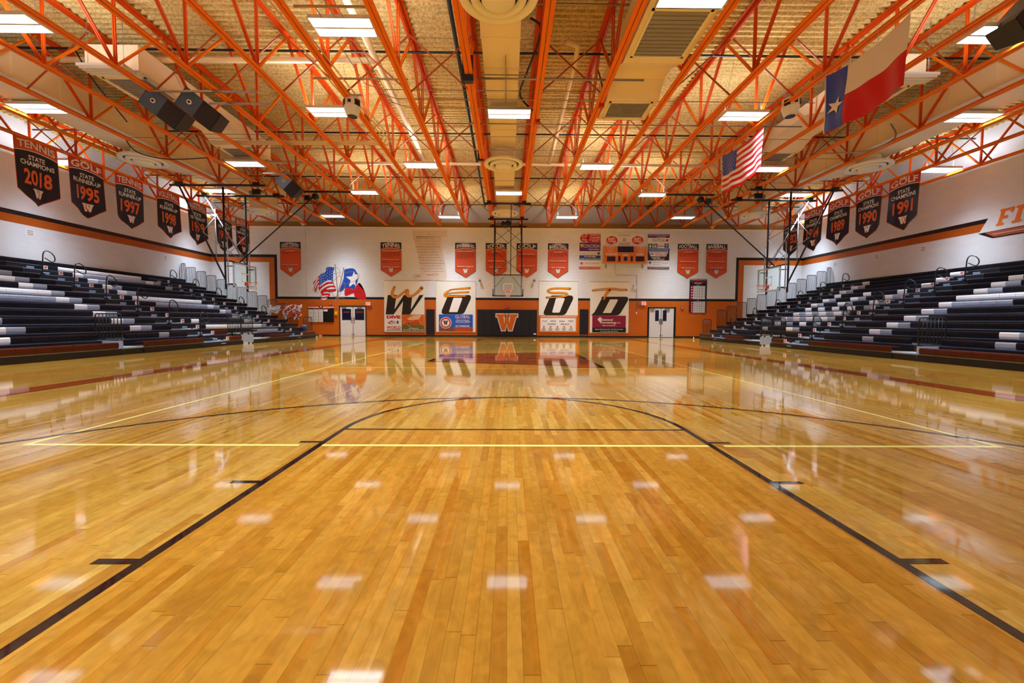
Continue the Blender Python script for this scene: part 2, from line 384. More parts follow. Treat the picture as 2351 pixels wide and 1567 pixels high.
class Flat:
    """a flat printed thing: P maps (u, v, height above the surface) to the room"""
    def __init__(s, P, lift=0.004): s.P = P; s.mb = MB(); s.l = lift
    def poly(s, pts, mt, ly=0): s.mb.face([s.P(u, v, ly * s.l) for u, v in pts], mt)
    def rect(s, u0, v0, u1, v1, mt, ly=0): s.poly([(u0, v0), (u1, v0), (u1, v1), (u0, v1)], mt, ly)
    def text(s, tx, u0, v0, u1, v1, mt, ly=1, bold=0.0, shear=0.0, arc=0.0):
        if u0 > u1: pass
        vs, fs, _ = glyphs(tx, bold)
        pts = []
        for a, b in vs:
            v = v0 + (v1 - v0) * b + arc * (1 - (2 * a - 1) ** 2)
            pts.append(s.P(u0 + (u1 - u0) * a + shear * (v - v0) * (1 if u1 > u0 else -1), v, ly * s.l))
        s.mb.idx(pts, fs, mt)
    def textc(s, tx, uc, v0, h, mt, ly=1, bold=0.0, maxw=None, asp=1.0):
        """centred on uc, natural aspect"""
        vs, fs, a = glyphs(tx, bold); w_ = a * h * asp
        if maxw and w_ > maxw: w_ = maxw
        sg = s.sg if hasattr(s, 'sg') else 1
        s.text(tx, uc - sg * w_ / 2, v0, uc + sg * w_ / 2, v0 + h, mt, ly, bold)
    def W(s, u0, v0, u1, v1, mt, ly=1, out=None, d=0.08):
        pts = [(u0 + (u1 - u0) * a, v0 + (v1 - v0) * b) for a, b in WPOLY]
        if out: s.poly(offset_poly(pts, d * abs(u1 - u0) * (1 if u1 > u0 else -1)), out, ly); ly += 1
        s.poly(pts, mt, ly)
    def slab(s, u0, v0, u1, v1, t, mt):
        a = [s.P(u, v, h) for h in (-t, 0) for u, v in ((u0, v0), (u1, v0), (u1, v1), (u0, v1))]
        s.mb.idx(a, [(0, 3, 2, 1), (4, 5, 6, 7), (0, 1, 5, 4), (1, 2, 6, 5), (2, 3, 7, 6), (3, 0, 4, 7)], mt)
def PB(off): return lambda u, v, h: Vector((u, WY - off - h, v))
ordn = ['first', 'second', 'third', 'fourth', 'fifth', 'sixth', 'seventh', 'eighth', 'ninth', 'tenth', 'eleventh', 'twelfth', 'thirteenth', 'fourteenth', 'fifteenth', 'sixteenth']
# ================================================================== THE ROOM
HX, Y0, TOPZ, UY = 21.2, -6.0, 9.78, 31.35
C0 = 0.08                                   # centre line of the court
YB = -1.45                                  # near baseline
CL = 28.65
WOOD = wood_floor(); PBLK = floor_paint('court_black_paint', (26, 18, 22)); PBRN = floor_paint('court_brown_paint', (146, 62, 22))
PYEL = floor_paint('court_yellow_paint', (240, 224, 130))
fb = MB(); fb.box(-HX, HX, Y0, UY, -0.12, 0, WOOD)
def fl(pts, mt, z): fb.face([(x, y, z) for x, y in pts], mt)
def frect(x0, y0, x1, y1, mt, z=0.0014): fl([(x0, y0), (x1, y0), (x1, y1), (x0, y1)], mt, z)
def farc(cx, cy, r, w_, a0, a1, mt, z=0.0014, n=64):
    for k in range(n):
        a = a0 + (a1 - a0) * k / n; b = a0 + (a1 - a0) * (k + 1) / n
        fl([(cx + (r - w_ / 2) * math.cos(a), cy + (r - w_ / 2) * math.sin(a)), (cx + (r + w_ / 2) * math.cos(a), cy + (r + w_ / 2) * math.sin(a)),
            (cx + (r + w_ / 2) * math.cos(b), cy + (r + w_ / 2) * math.sin(b)), (cx + (r - w_ / 2) * math.cos(b), cy + (r - w_ / 2) * math.sin(b))], mt, z)
# border and sidelines
frect(C0 - 8.12, YB - .5, C0 - 7.62, YB + CL + .5, PBRN); frect(C0 + 7.62, YB - .5, C0 + 8.12, YB + CL + .5, PBRN)
frect(C0 - 7.62, YB - .5, C0 + 7.62, YB, PBRN); frect(C0 - 7.62, YB + CL, C0 + 7.62, YB + CL + .5, PBRN)
for sx in (-1, 1): frect(C0 + sx * 7.62 - .012, YB, C0 + sx * 7.62 + .012, YB + CL, PBLK, .0026)
# centre-court letter, lying across the court
wpts = [(C0 - 2.25 + 4.5 * b, 15.35 - 5.1 * a) for a, b in WPOLY]
fl(offset_poly(wpts, 0.10), PBLK, .0014); fl(wpts, PBRN, .0026)
frect(C0 - 7.62, YB + CL / 2 - .02, C0 + 7.62, YB + CL / 2 + .02, PBLK, .0038)
for m in (0, 1):                             # both ends
    def yy(v): return v if m == 0 else 2 * (YB + CL / 2) - v
    def fr2(x0, y0, x1, y1, mt=PBLK, z=.0014):
        a, b = sorted((yy(y0), yy(y1))); frect(x0, a, x1, b, mt, z)
    for sx in (-1, 1):
        xo = C0 + sx * 1.855; xi = C0 + sx * 1.80
        fr2(min(xo, xi), YB, max(xo, xi), YB + 5.79)
        for ym, t in ((YB + 3.37, .045), (YB + 4.34, .045), (YB + 5.31, .045), (YB + 2.29, .30)):
            a, b = sorted((xo, xo + sx * .20)); fr2(a, ym - t / 2, b, ym + t / 2)
        xs = C0 + sx * 6.0; fr2(xs - .025, YB, xs + .025, YB + 1.6)
    fr2(C0 - 1.80, YB + 5.745, C0 + 1.80, YB + 5.79)
    if m == 0:
        farc(C0, YB + 5.79, 1.825, .055, 0, PI, PBLK, .0030); farc(C0, YB + 1.6, 6.0, .055, 0, PI, PBLK, .0034, 128)
    else:
        farc(C0, yy(YB + 5.79), 1.83, .045, PI, 2 * PI, PBLK, .0018); farc(C0, yy(YB + 1.6), 6.0, .045, PI, 2 * PI, PBLK, .0022, 96)
# volleyball lines, broken where they meet the lane lines
for a, b in ((-4.45, -1.93), (-1.72, 1.90), (2.02, 4.65)): frect(a, 3.73, b, 3.78, PYEL)
frect(-4.45, 3.78, -4.40, 21.8, PYEL); frect(4.60, 3.78, 4.65, 21.8, PYEL); frect(-4.45, 21.75, 4.65, 21.8, PYEL)
for yv in (9.97, 15.7): frect(-4.45, yv - .02, 4.65, yv + .02, PYEL, .0040)
struct('floor', fb)

# ---- back wall, painted in bands
b = MB(); b.box(-HX, HX, WY, UY, 0, 7.78, BLOCKW)
def br_(x0, z0, x1, z1, mt, h=.003): b.face([(x0, WY - h, z0), (x1, WY - h, z0), (x1, WY - h, z1), (x0, WY - h, z1)], mt)
XLo, XRo = wp(637, 640)[0], wp(1689, 640)[0]
br_(XLo - .57, 0, XRo + .57, 2.64, BLOCKO); br_(XLo, 2.64, XRo, 2.81, BLOCKB)
for s, xo in ((-1, XLo), (1, XRo)):
    br_(*sorted((s * HX, xo))[:1], 5.60, sorted((s * HX, xo))[1], 5.79, BLOCKB, .005)       # top black course
    a, c = sorted((xo, xo - s * -0.19)); br_(a, 2.64, c, 5.60, BLOCKB, .005)                 # down the side
    a, c = sorted((s * HX, xo + s * .19)); br_(a, 5.25, c, 5.60, BLOCKO, .005)
    a, c = sorted((xo + s * .19, xo + s * .57)); br_(a, 2.64, c, 5.25, BLOCKO, .005)
    a, c = sorted((s * HX, xo + s * .57)); 
struct('wall_back', b)
b = MB(); b.box(-HX, HX, UY, UY + .2, 7.5, TOPZ, TAN); struct('wall_back_upper', b)
b = MB(); b.box(-HX + .8, HX - .8, 30.0, UY, 7.78, 8.24, BROWNB); struct('trim_1', b)
b = MB(); b.box(-HX + .02, HX - .02, WY - .012, WY + .1, 7.70, 7.785, CREAM); struct('trim_2', b)
b = MB(); b.box(-HX, HX, WY - .02, WY, 0, .10, RUBBER); struct('baseboard_back', b)
for s, nm in ((-1, 'left'), (1, 'right')):
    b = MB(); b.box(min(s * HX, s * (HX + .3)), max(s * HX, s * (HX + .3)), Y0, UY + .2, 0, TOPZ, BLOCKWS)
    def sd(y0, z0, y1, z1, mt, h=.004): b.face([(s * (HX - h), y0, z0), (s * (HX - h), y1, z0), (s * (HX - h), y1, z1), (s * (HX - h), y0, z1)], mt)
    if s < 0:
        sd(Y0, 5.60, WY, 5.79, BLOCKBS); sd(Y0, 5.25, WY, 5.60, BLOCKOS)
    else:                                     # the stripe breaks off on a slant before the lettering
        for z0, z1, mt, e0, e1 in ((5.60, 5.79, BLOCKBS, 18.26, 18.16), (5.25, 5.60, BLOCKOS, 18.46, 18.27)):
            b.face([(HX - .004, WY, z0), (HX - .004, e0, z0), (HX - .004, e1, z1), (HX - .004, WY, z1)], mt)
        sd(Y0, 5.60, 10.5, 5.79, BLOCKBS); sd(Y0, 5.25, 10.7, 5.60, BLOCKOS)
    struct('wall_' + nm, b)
# ---- corrugated roof deck
b = MB(); DK = deck_mat(); P_ = 0.205; y = Y0; vs = []
while y < UY:
    for dy, z in ((0, 9.735), (.07, 9.735), (.10, 9.80), (.175, 9.80)): vs.append((y + dy, z))
    y += P_
vv = [(-HX, a, c) for a, c in vs] + [(HX, a, c) for a, c in vs]; n = len(vs)
b.idx(vv, [(i, i + 1, n + i + 1, n + i) for i in range(n - 1)], DK)
b.box(-HX, HX, Y0, UY + .2, 9.85, 10.0, DK); struct('ceiling', b)

# ================================================================== ROOF JOISTS
JX = [-1.1 - 1.878 * k for k in range(10, -1, -1)] + [.86 + 1.916 * k for k in range(11)]
NODE = [11.36 + 3.1 * k for k in range(-2, 6)]
def angle_pair(mb, y0, y1, z, up, mt, wd=.10, th=.012, gap=.010):
    for s in (-1, 1):
        a, c = sorted((s * gap, s * (gap + wd)))
        mb.box(a, c, y0, y1, min(z, z + up * th), max(z, z + up * th), mt)
        a, c = sorted((s * gap, s * (gap + th))); mb.box(a, c, y0, y1, min(z, z + up * wd), max(z, z + up * wd), mt)
def web(a, c, mt, wd=.040):
    m_ = MB()
    for s in (-1, 1): m_.bar((s * .026, a[0], a[1]), (s * .026, c[0], c[1]), wd, wd * .9, mt, up=(1, 0, 0))
    return m_
jo = None
for i, x in enumerate(JX):
    side = 'left' if x < 0 else 'right'; rank = (10 - i) if x < 0 else (i - 11)
    where = ['beside the central duct', 'second from the central duct', 'third from the central duct'][rank] if rank < 3 else '%s from the central duct' % ordn[rank] if rank < 10 else 'hard against the %s wall' % side
    lab = 'orange open-web steel roof joist on the %s, %s' % (side, where)
    if jo is None:
        jo = empty('roof_joist', (x, 11.36, 7.84), lab, 'joist', 'orange open-web roof joists')
        ORG[jo.name] = (0, 11.36, 7.84)
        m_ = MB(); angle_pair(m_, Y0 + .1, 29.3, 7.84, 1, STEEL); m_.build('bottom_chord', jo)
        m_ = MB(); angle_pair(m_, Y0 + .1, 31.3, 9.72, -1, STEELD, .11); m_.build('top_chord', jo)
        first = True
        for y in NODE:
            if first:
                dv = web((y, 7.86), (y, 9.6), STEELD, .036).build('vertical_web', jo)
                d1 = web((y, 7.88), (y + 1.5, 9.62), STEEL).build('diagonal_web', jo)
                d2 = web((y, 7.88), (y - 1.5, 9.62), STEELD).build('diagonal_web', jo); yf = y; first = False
            else:
                for o in (dv, d1, d2):
                    c = o.copy(); COL.objects.link(c); c.parent = jo; c.location = (0, y - yf, 0)
        web((29.1, 7.86), (31.1, 9.6), STEELD).build('diagonal_web', jo)
        web((29.1, 7.86), (29.1, 9.6), STEELD, .036).build('vertical_web', jo)
    else:
        c = copy_tree(jo, (x, 11.36, 7.84)); c['label'] = lab
# cross bracing
m_ = MB()
for s in (-1, 1):
    m_.bar((-.93, s * .02, 7.92 if s > 0 else 9.55), (.93, s * .02, 9.55 if s > 0 else 7.92), .035, .035, ROD)
xb = None
for yb in (7.9, 12.55, 17.15, 21.75, 26.35):
    for k in range(21):
        xm = (JX[k] + JX[k + 1]) / 2
        if k == 10 or abs(abs(xm) - 15.2) < .3 or (abs(abs(xm) - 11.4) < .3 and 12 < yb < 19) or (abs(xm - 3.7) < .3 and yb < 14): continue      # ducts fill these bays
        lab = 'thin orange X-shaped cross bracing between two neighbouring roof joists'
        if xb is None:
            xb = m_.build('cross_bracing', None, (0, 0, 0)); xb.location = (xm, yb, 0); xb.scale.x = (JX[k + 1] - JX[k]) / 1.9; tag(xb, lab, 'brace', 'cross bracing between the roof joists')
        else:
            c = xb.copy(); COL.objects.link(c); c.location = (xm, yb, 0); c.scale.x = (JX[k + 1] - JX[k]) / 1.9

# ================================================================== CEILING LIGHTS
FIX = [(-12.1, 10.4), (-4.05, 10.4), (4.05, 9.3), (12.1, 10.4), (-20.1, 10.4), (20.1, 10.4),
       (-16.05, 14.45), (-6.1, 14.5), (0, 14.5), (8.1, 14.5), (16.1, 14.45),
       (-20.1, 19.3), (-12.1, 19.3), (-4.05, 19.3), (4.05, 19.3), (12.15, 19.4), (20.1, 19.3),
       (-16.1, 23.3), (-8.1, 23.4), (0, 23.3), (8.1, 23.4), (16.1, 23.2),
       (-20.3, 28.6), (-12.1, 28.7), (-4.1, 28.7), (4.0, 28.5), (11.95, 28.4), (20.5, 29.0),
       (-16.1, 5.5), (-8.1, 5.5), (0, 5.0), (8.1, 5.5), (16.1, 5.5), (-12.1, 1.0), (-4.05, 0.8), (4.05, 0.8), (12.1, 1.0), (-20.1, 1.0), (20.1, 1.0),
       (-16.1, -3.5), (-8.1, -3.5), (0, -3.5), (8.1, -3.5), (16.1, -3.5)]
LZ = 8.0
FIX = [(x * .961, y * .961) for x, y in FIX]
LENS = lens_mat('lamp_lens_down', LAMP_DN_L, LAMP_DN_W, 10.0, (0.80, 0.92, 1.0))
UPLIGHT_ADD = lens_mat('lamp_lens_up', -.85 * ADDED_UP_L, ADDED_UP_L, 1.0, (0.95, 0.97, 1.0))
proto = None
rows_ = {9: 'nearest row', 8: 'nearest row', 13: 'second row', 18: 'third row', 22: 'fourth row', 27: 'row by the end wall'}
for (x, y) in FIX:
    rn = rows_.get(int(y), 'rows behind the camera')
    mates = sorted(fx for fx, fy in FIX if rows_.get(int(fy)) == rn)
    lab = 'glowing white high-bay ceiling light, %s from the left in the %s' % (ordn[mates.index(x)], rn) if x in mates else 'glowing white high-bay ceiling light in the rows behind the camera'
    if proto is None:
        proto = empty('ceiling_light', (x, y, LZ), lab, 'ceiling light', 'high-bay ceiling lights'); ORG[proto.name] = (0, 0, 0)
        h = MB(); h.box(-.70, .70, -.30, .30, .02, .07, FIXT); h.box(-.71, -.69, -.31, .31, -.01, .09, FIXT); h.box(.69, .71, -.31, .31, -.01, .09, FIXT)
        h.box(-.69, .69, -.025, .025, -.012, .03, FIXT); h.box(-.69, .69, -.31, -.30, -.005, .08, FIXT); h.box(-.69, .69, .30, .31, -.005, .08, FIXT)
        h.build('housing', proto)
        for s in (-1, 1):
            a, c = sorted((s * .03, s * .29)); l_ = MB(); l_.face([(-.68, a, .005), (-.68, c, .005), (.68, c, .005), (.68, a, .005)], LENS); l_.build('lens', proto)
            l_ = MB(); l_.tube([(s * .6, 0, .07), (s * .6, 0, .55), (s * .35, 0, 1.73)], .006, GALV, 5); l_.build('hanger_cable', proto)
        l_ = MB(); l_.face([(-.6, -.2, .075), (.6, -.2, .075), (.6, .2, .075), (-.6, .2, .075)], UPLIGHT_ADD); l_.build('added_uplight', proto)  # added glowing face above the housing, lifts the ceiling brightness
    else:
        c = copy_tree(proto, (x, y, LZ)); c['label'] = lab
        if abs(x - 3.89) < .1 and y < 10: c.location = (3.78, 8.68, 7.78)      # slung below the return duct
        if abs(x) < 1 or 15.2 < abs(x) < 16.2:          # hung on short cables from the duct above
            for ch in c.children:
                if ch.name.startswith('hanger_cable'): ch.scale = (1, 1, .14 if abs(x) < 1 else .06); ch.location = (0, 0, .05)
        if abs(x) < 1 or 15.2 < abs(x) < 16.2 or (11 < abs(x) < 12 and y > 12) or (abs(x - 3.89) < .1 and y < 10):      # added upward glow left off where it would overexpose a duct
            for ch in list(c.children):
                if ch.name.startswith('added_uplight'): bpy.data.objects.remove(ch)
# two unlit strip fixtures below the side joists
for x, nm in ((-11.35, 'left'), (11.5, 'right')):
    t = empty('strip_light', (x, 12.0, 8.15), 'unlit white louvred strip light tucked beside the %s return duct' % nm, 'ceiling light')
    h = MB(); h.box(x - .65, x + .65, 11.8, 12.2, 8.15, 8.23, FIXT); h.build('housing', t)
    for sx in (-.5, .5): h = MB(); h.tube([(x + sx, 12.0, 8.22), (x + sx, 12.0, 9.74)], .008, GALV, 5); h.build('hanger_cable', t)
    h = MB()
    for k in range(4): h.box(x - .6, x + .6, 11.83 + k * .1, 11.88 + k * .1, 8.10, 8.15, PAPER)
    h.build('louvre', t)
# ================================================================== DUCTS
def frustum(mb, r0, r1, mt):
    """r = (x0,x1,z0,z1,y): a duct length between two rectangles"""
    a = [(r0[0], r0[4], r0[2]), (r0[1], r0[4], r0[2]), (r0[1], r0[4], r0[3]), (r0[0], r0[4], r0[3])]
    c = [(r1[0], r1[4], r1[2]), (r1[1], r1[4], r1[2]), (r1[1], r1[4], r1[3]), (r1[0], r1[4], r1[3])]
    mb.idx(a + c, [(0, 1, 2, 3), (7, 6, 5, 4), (0, 4, 5, 1), (1, 5, 6, 2), (2, 6, 7, 3), (3, 7, 4, 0)], mt)
GAP_SHADE = mat('diffuser_gap_shade', (54, 42, 30), .6)  # dark disc behind the cones, shade of the gaps put into its colour
def diffuser(x, y, z, zd, lab):
    t = empty('round_diffuser', (x, y, z), lab, 'air diffuser', 'round stepped air diffusers'); K = .925
    def cone(nm, prof, mt=CREAM, n=36):
        p = MB(); p.lathe([(r * K, h) for r, h in prof], (x, y, z), mt, n); p.build(nm, t)
    cone('outer_cone', [(.86, .10), (.90, .05), (.88, .0), (.84, -.01), (.72, .0), (.69, .05)], CREAM, 44)
    cone('middle_cone', [(.62, .04), (.62, -.04), (.58, -.07), (.48, -.06), (.45, .02)])
    cone('inner_cone', [(.38, .02), (.37, -.09), (.32, -.13), (.0, -.13)])
    p = MB(); p.lathe([(.80, .10), (.44, .18), (.40, zd - z - .01)], (x, y, z), CREAM, 32); p.lathe([(.74, .05), (0.0, .05)], (x, y, z), GAP_SHADE, 24); p.build('neck', t)
    return t
dc = MB(); dc.box(-.72, .27, 7.0, 26.6, 8.30, 9.1, DUCT)
for k in range(15): dc.box(-.74, .29, 8.2 + k * 1.25, 8.24 + k * 1.25, 8.28, 9.12, DUCT)
ct = dc.build('supply_duct', None, (0, 0, 0)); tag(ct, 'long cream rectangular air duct running down the middle of the ceiling', 'duct')
for y, l in ((8.6, 'nearest, at the top edge of the view'), (17.6, 'halfway along'), (25.5, 'farthest, behind the backboard')):
    diffuser(-.23, y, 7.70, 8.30, 'cream round stepped diffuser under the middle duct, ' + l)
for s, nm in ((-1, 'left'), (1, 'right')):
    x = s * 15.22; d = MB(); d.box(x - .76, x + .76, 6, 20.0, 8.15, 9.1, DUCT); frustum(d, (x - .76, x + .76, 8.15, 9.1, 20.0), (x - .5, x + .5, 8.3, 9.0, 21.0), DUCT)
    d.box(x - .5, x + .5, 21.0, 26.6, 8.3, 9.0, DUCT)
    for k in range(10): d.box(x - .78, x + .78, 7.2 + k * 1.3, 7.24 + k * 1.3, 8.13, 9.12, DUCT)
    o = d.build('supply_duct'); tag(o, 'large cream rectangular air duct along the %s side of the ceiling' % nm, 'duct')
    diffuser(x, 17.55, 7.70, 8.15, 'cream round stepped diffuser under the %s side duct, nearer one' % nm)
    diffuser(x, 25.5, 7.70, 8.3, 'cream round stepped diffuser under the %s side duct, farther one' % nm)
def return_duct(x0, x1, segs, grilles, lab, ZT=9.0):
    d = MB(); prev = None
    for (y, z) in segs:
        cur = (x0, x1, z, ZT, y)
        if prev: frustum(d, prev, cur, DUCT)
        prev = cur
    o = d.build('return_duct'); tag(o, lab, 'duct')
    for (g0, g1, z) in grilles:
        g = MB(); fx0, fx1 = x0 + .12, x1 - .12
        for a in ((fx0, fx1, g0, g0 + .06), (fx0, fx1, g1 - .06, g1), (fx0, fx0 + .06, g0, g1), (fx1 - .06, fx1, g0, g1)): g.box(*a, z - .03, z + .01, CREAM)
        gf = g.build('grille_frame', o)
        g = MB(); g.box(fx0 + .06, fx1 - .06, g0 + .06, g1 - .06, z - .006, z + .004, GRILLE)
        for k in range(12):
            yy_ = g0 + .09 + (g1 - g0 - .18) * k / 11; g.box(fx0 + .06, fx1 - .06, yy_ - .008, yy_ + .008, z - .022, z - .004, GRILLE)
        g.build('grille', gf)
    return o
return_duct(2.98, 4.57, [(7.4, 7.95), (11.1, 7.95), (11.9, 8.3), (12.4, 8.3), (12.85, 7.95), (14.15, 7.95)], [(9.2, 10.85, 7.95), (12.98, 14.0, 7.95)], 'cream return air duct with two grey grilles, right of the middle duct')
for s, nm in ((-1, 'left'), (1, 'right')):
    x0, x1 = sorted((s * 10.66, s * 12.18))
    return_duct(x0, x1, [(12.25, 8.3), (14.2, 8.3), (15.0, 8.6), (16.7, 8.6), (17.3, 8.3), (18.8, 8.3)], [(12.6, 13.9, 8.3), (17.5, 18.5, 8.3)], 'cream return air duct with grey grilles over the %s bleacher edge' % nm)

# ================================================================== PIPES, CONDUIT, RODS
def pipe(name, pts, r, mt, lab, cat, group=None, n=8):
    p = MB(); p.tube(pts, r, mt, n); o = p.build(name); tag(o, lab, cat, group); return o
for y, l in ((13.1, 'nearest'), (18.6, 'second'), (24.2, 'third'), (29.7, 'farthest')):
    pipe('sprinkler_pipe', [(-20.9, y, 9.42), (20.9, y, 9.42)], .035, BPIPE, 'black sprinkler pipe across the roof deck, %s of the four' % l, 'pipe', 'black sprinkler pipes')
pipe('sprinkler_main', [(-1.52, 6.5, 9.3), (-1.66, 23.5, 9.3), (-1.7, 29.6, 9.3)], .06, BPIPE, 'thick black sprinkler main running lengthwise left of the middle duct', 'pipe')
pipe('drain_pipe', [(-15.0, 13.15, 9.1), (-4.1, 13.0, 9.1)], .085, PIPE, 'thick cream drain pipe across the near left of the ceiling', 'pipe')
pipe('drain_pipe', [(-4.1, 7, 9.2), (-4.1, 13, 9.15), (-4.15, 21.1, 9.0)], .10, PIPE, 'thick cream drain pipe running lengthwise left of the middle', 'pipe')
pipe('drain_pipe', [(-12.6, 21.25, 9.1), (11.2, 21.25, 9.1)], .08, PIPE, 'long cream drain pipe across the whole ceiling at mid length', 'pipe')
pipe('drain_pipe', [(1.65, 12.35, 9.3), (2.0, 12.4, 9.2), (2.02, 12.9, 9.12), (2.02, 20.9, 9.05)], .085, PIPE, 'cream drain pipe lengthwise right of the middle duct', 'pipe')
pipe('drain_pipe', [(.45, 7, 8.9), (.45, 10.6, 8.9)], .07, PIPE, 'short cream pipe stub beside the nearest diffuser', 'pipe')
pipe('downspout', [(-7.55, 31.2, 9.3), (-7.55, 31.0, 8.9), (-6.9, 30.0, 8.4), (-6.9, 29.9, 8.05)], .12, CREAM, 'fat cream offset downspout at the head of the end wall', 'pipe')
for s, nm in ((-1, 'left'), (1, 'right')):
    pipe('downspout', [(s * 15.3, 26.9, 8.6), (s * 14.7, 29.3, 8.3), (s * 14.6, 29.66, 7.9)], .13, CREAM, 'short cream elbow pipe beyond the far %s diffuser' % nm, 'pipe')
for k in range(4):
    x = -5.35 + .14 * k
    pipe('cream_conduit', [(x, 8.6, 8.0), (x + .35, 14.5, 8.0), (x + .5, 15.6 + .08 * k, 8.0), (x + .2, 16.1 + .1 * k, 8.0), (-11.5, 16.2 + .1 * k, 8.0)], .022, PIPE, 'thin cream conduit in the bundle of four left of the middle', 'conduit', 'bundle of four cream conduits', 6)
for k, x in enumerate((-4.3, -4.0, -3.8)):
    pipe('grey_conduit', [(x, 8.6, 8.02), (x + .1, 12.3 + k * .5, 8.02), (x + .5, 12.6 + k * .5, 8.02), (2.6, 12.6 + k * .5, 8.02)], .012, CONDUIT, 'thin grey conduit turning right across the middle duct', 'conduit', 'grey conduits crossing the middle duct', 6)
for k, (x0, x1, y, r) in enumerate(((-.9, 3.8, 11.9, .03), (-2.9, 9.5, 13.0, .012), (-3.1, 10.2, 14.55, .022), (-12.5, 12.6, 15.55, .010), (-10.5, 10.5, 16.75, .012), (-14.5, -1.2, 15.9, .010), (1, 14.5, 17.3, .010), (-17.5, 17.5, 20.3, .010), (-17.5, 17.5, 28.9, .012))):
    pipe('cross_conduit', [(x0, y, 7.97), (x1, y, 7.97)], r, CONDUIT, 'thin grey conduit strapped across the joist bottoms, %s nearest of nine' % ordn[k] if k else 'thin grey conduit strapped across the joist bottoms, the nearest of nine', 'conduit', 'grey conduits strapped across the joists', 6)
for k, (x0, x1, y, z) in enumerate(((-4.75, -3.0, 9.4, 8.02), (-1.6, -.8, 9.6, 9.2), (-5.6, -2.9, 12.1, 8.02), (-.9, 3.3, 10.9, 9.25))):
    m_ = MB(); m_.box(x0, x1, y - .02, y + .02, z, z + .04, CONDUIT); o = m_.build('strut_channel'); tag(o, 'perforated strut channel across two joists, %s' % ['above the nearest left light', 'beside the nearest diffuser', 'near the left speaker pod', 'behind the middle duct'][k], 'strut')
m_ = MB(); m_.box(-.12, -.09, 11.4, 13.6, 8.18, 8.21, CONDUIT); m_.box(-.75, .55, 12.1, 12.13, 8.18, 8.21, CONDUIT); m_.tube([(-.1, 11.4, 8.2), (-.1, 11.4, 8.31)], .01, CONDUIT)
tag(m_.build('strut_hanger'), 'small cross-shaped strut hanger under the middle duct', 'strut')
def hose(name, pts, r, mt, lab, cat):
    # Catmull-Rom through the points
    P = [Vector(p) for p in pts]; out = []
    for i in range(len(P) - 1):
        p0 = P[max(i - 1, 0)]; p1 = P[i]; p2 = P[i + 1]; p3 = P[min(i + 2, len(P) - 1)]
        for t in (0, .25, .5, .75): out.append(.5 * ((2 * p1) + (p2 - p0) * t + (2 * p0 - 5 * p1 + 4 * p2 - p3) * t * t + (3 * p1 - p0 - 3 * p2 + p3) * t ** 3))
    out.append(P[-1]); return pipe(name, out, r, mt, lab, cat, None, 6)
hose('cable', [(.55, 11.3, 9.2), (.85, 11.5, 9.1), (.75, 11.9, 8.8), (.5, 12.6, 8.5), (.35, 13.4, 8.3), (.9, 14.0, 8.05)], .03, BPIPE, 'black cable drooping beside the middle duct', 'cable')
hose('cable', [(2.72, 12.9, 8.8), (2.88, 13.0, 8.3), (2.9, 13.5, 7.95), (2.8, 12.98, 7.84)], .02, BPIPE, 'black cable looping to the red box right of the middle', 'cable')
hose('cable', [(-13.2, 13.0, 9.3), (-13.0, 13.3, 8.6), (-13.3, 14.6, 8.1), (-13.0, 14.4, 7.85)], .02, BPIPE, 'grey cable drooping past the left duct', 'cable')
hose('cable', [(14.3, 15.6, 8.6), (14.3, 15.4, 8.0), (13.8, 15.9, 7.75), (12.9, 16.2, 7.75), (12.36, 16.5, 7.86)], .03, CONDUIT, 'grey cable and box hanging by the right duct', 'cable')
hose('cable', [(-14.9, 16.3, 8.3), (-14.6, 16.5, 7.7), (-13.8, 17.0, 7.6), (-12.6, 17.6, 7.9)], .02, BPIPE, 'dark cable loop below the left duct', 'cable')
for x, y, l in ((.95, 14.0, 'on the joist right of the middle duct'), (2.85, 12.95, 'on the second joist right of the middle')):
    m_ = MB(); m_.box(x - .07, x + .07, y - .07, y + .07, 7.74, 7.86, RED); tag(m_.build('junction_box'), 'small red junction box ' + l, 'junction box')

# ================================================================== LOUDSPEAKERS
def speaker(name, c, rot, size, front, lab, col, group=None, round_=False):
    t = empty(name, c, lab, 'loudspeaker', group); wx, wy, wz = size
    M = Matrix.Translation(c) @ rot
    b = MB(); q = wx / 2
    prof = [(-q, -wy / 2), (q, -wy / 2), (q * .75, wy / 2), (-q * .75, wy / 2)]
    pts = [M @ Vector((x, y, -wz / 2)) for x, y in prof]; d = (M.to_3x3() @ Vector((0, 0, wz)))
    b.prism(pts, d, SPKB); b.build('cabinet', t)
    f = MB(); f.box(-q * .96, q * .96, -wy / 2 - .012, -wy / 2, 0, wz * .48, front, M); f.build('horn_panel', t)
    f = MB(); f.box(-q * .96, q * .96, -wy / 2 - .012, -wy / 2, -wz * .48, -.01, SPKB, M); f.build('woofer_grille', t)
    f = MB()
    cc = M @ Vector((0, -wy / 2 - .014, wz * .24)); ax = M.to_3x3() @ Vector((0, -1, 0)); u_ = M.to_3x3() @ Vector((1, 0, 0)); v_ = M.to_3x3() @ Vector((0, 0, 1))
    f.prism([cc + .07 * (math.cos(a) * u_ + math.sin(a) * v_) for a in [k * PI / 6 for k in range(12)]], ax * .01, PAPER if col else INK)
    f.prism([cc + ax * .012 + .035 * (math.cos(a) * u_ + math.sin(a) * v_) for a in [k * PI / 6 for k in range(12)]], ax * .01, INK)
    f.build('horn', t)
    for s in (-1, 1):
        h = MB(); p = M @ Vector((s * q * .7, 0, wz / 2)); h.tube([p, (p.x, p.y, 7.86)], .01, GALV, 5); h.build('hanging_chain', t)
    return t
def E_(x, y, z): return Matrix.Rotation(math.radians(z), 4, 'Z') @ Matrix.Rotation(math.radians(y), 4, 'Y') @ Matrix.Rotation(math.radians(x), 4, 'X')
c1 = at(386, 253, Y=12.9); c2 = at(467, 256, Y=12.9)
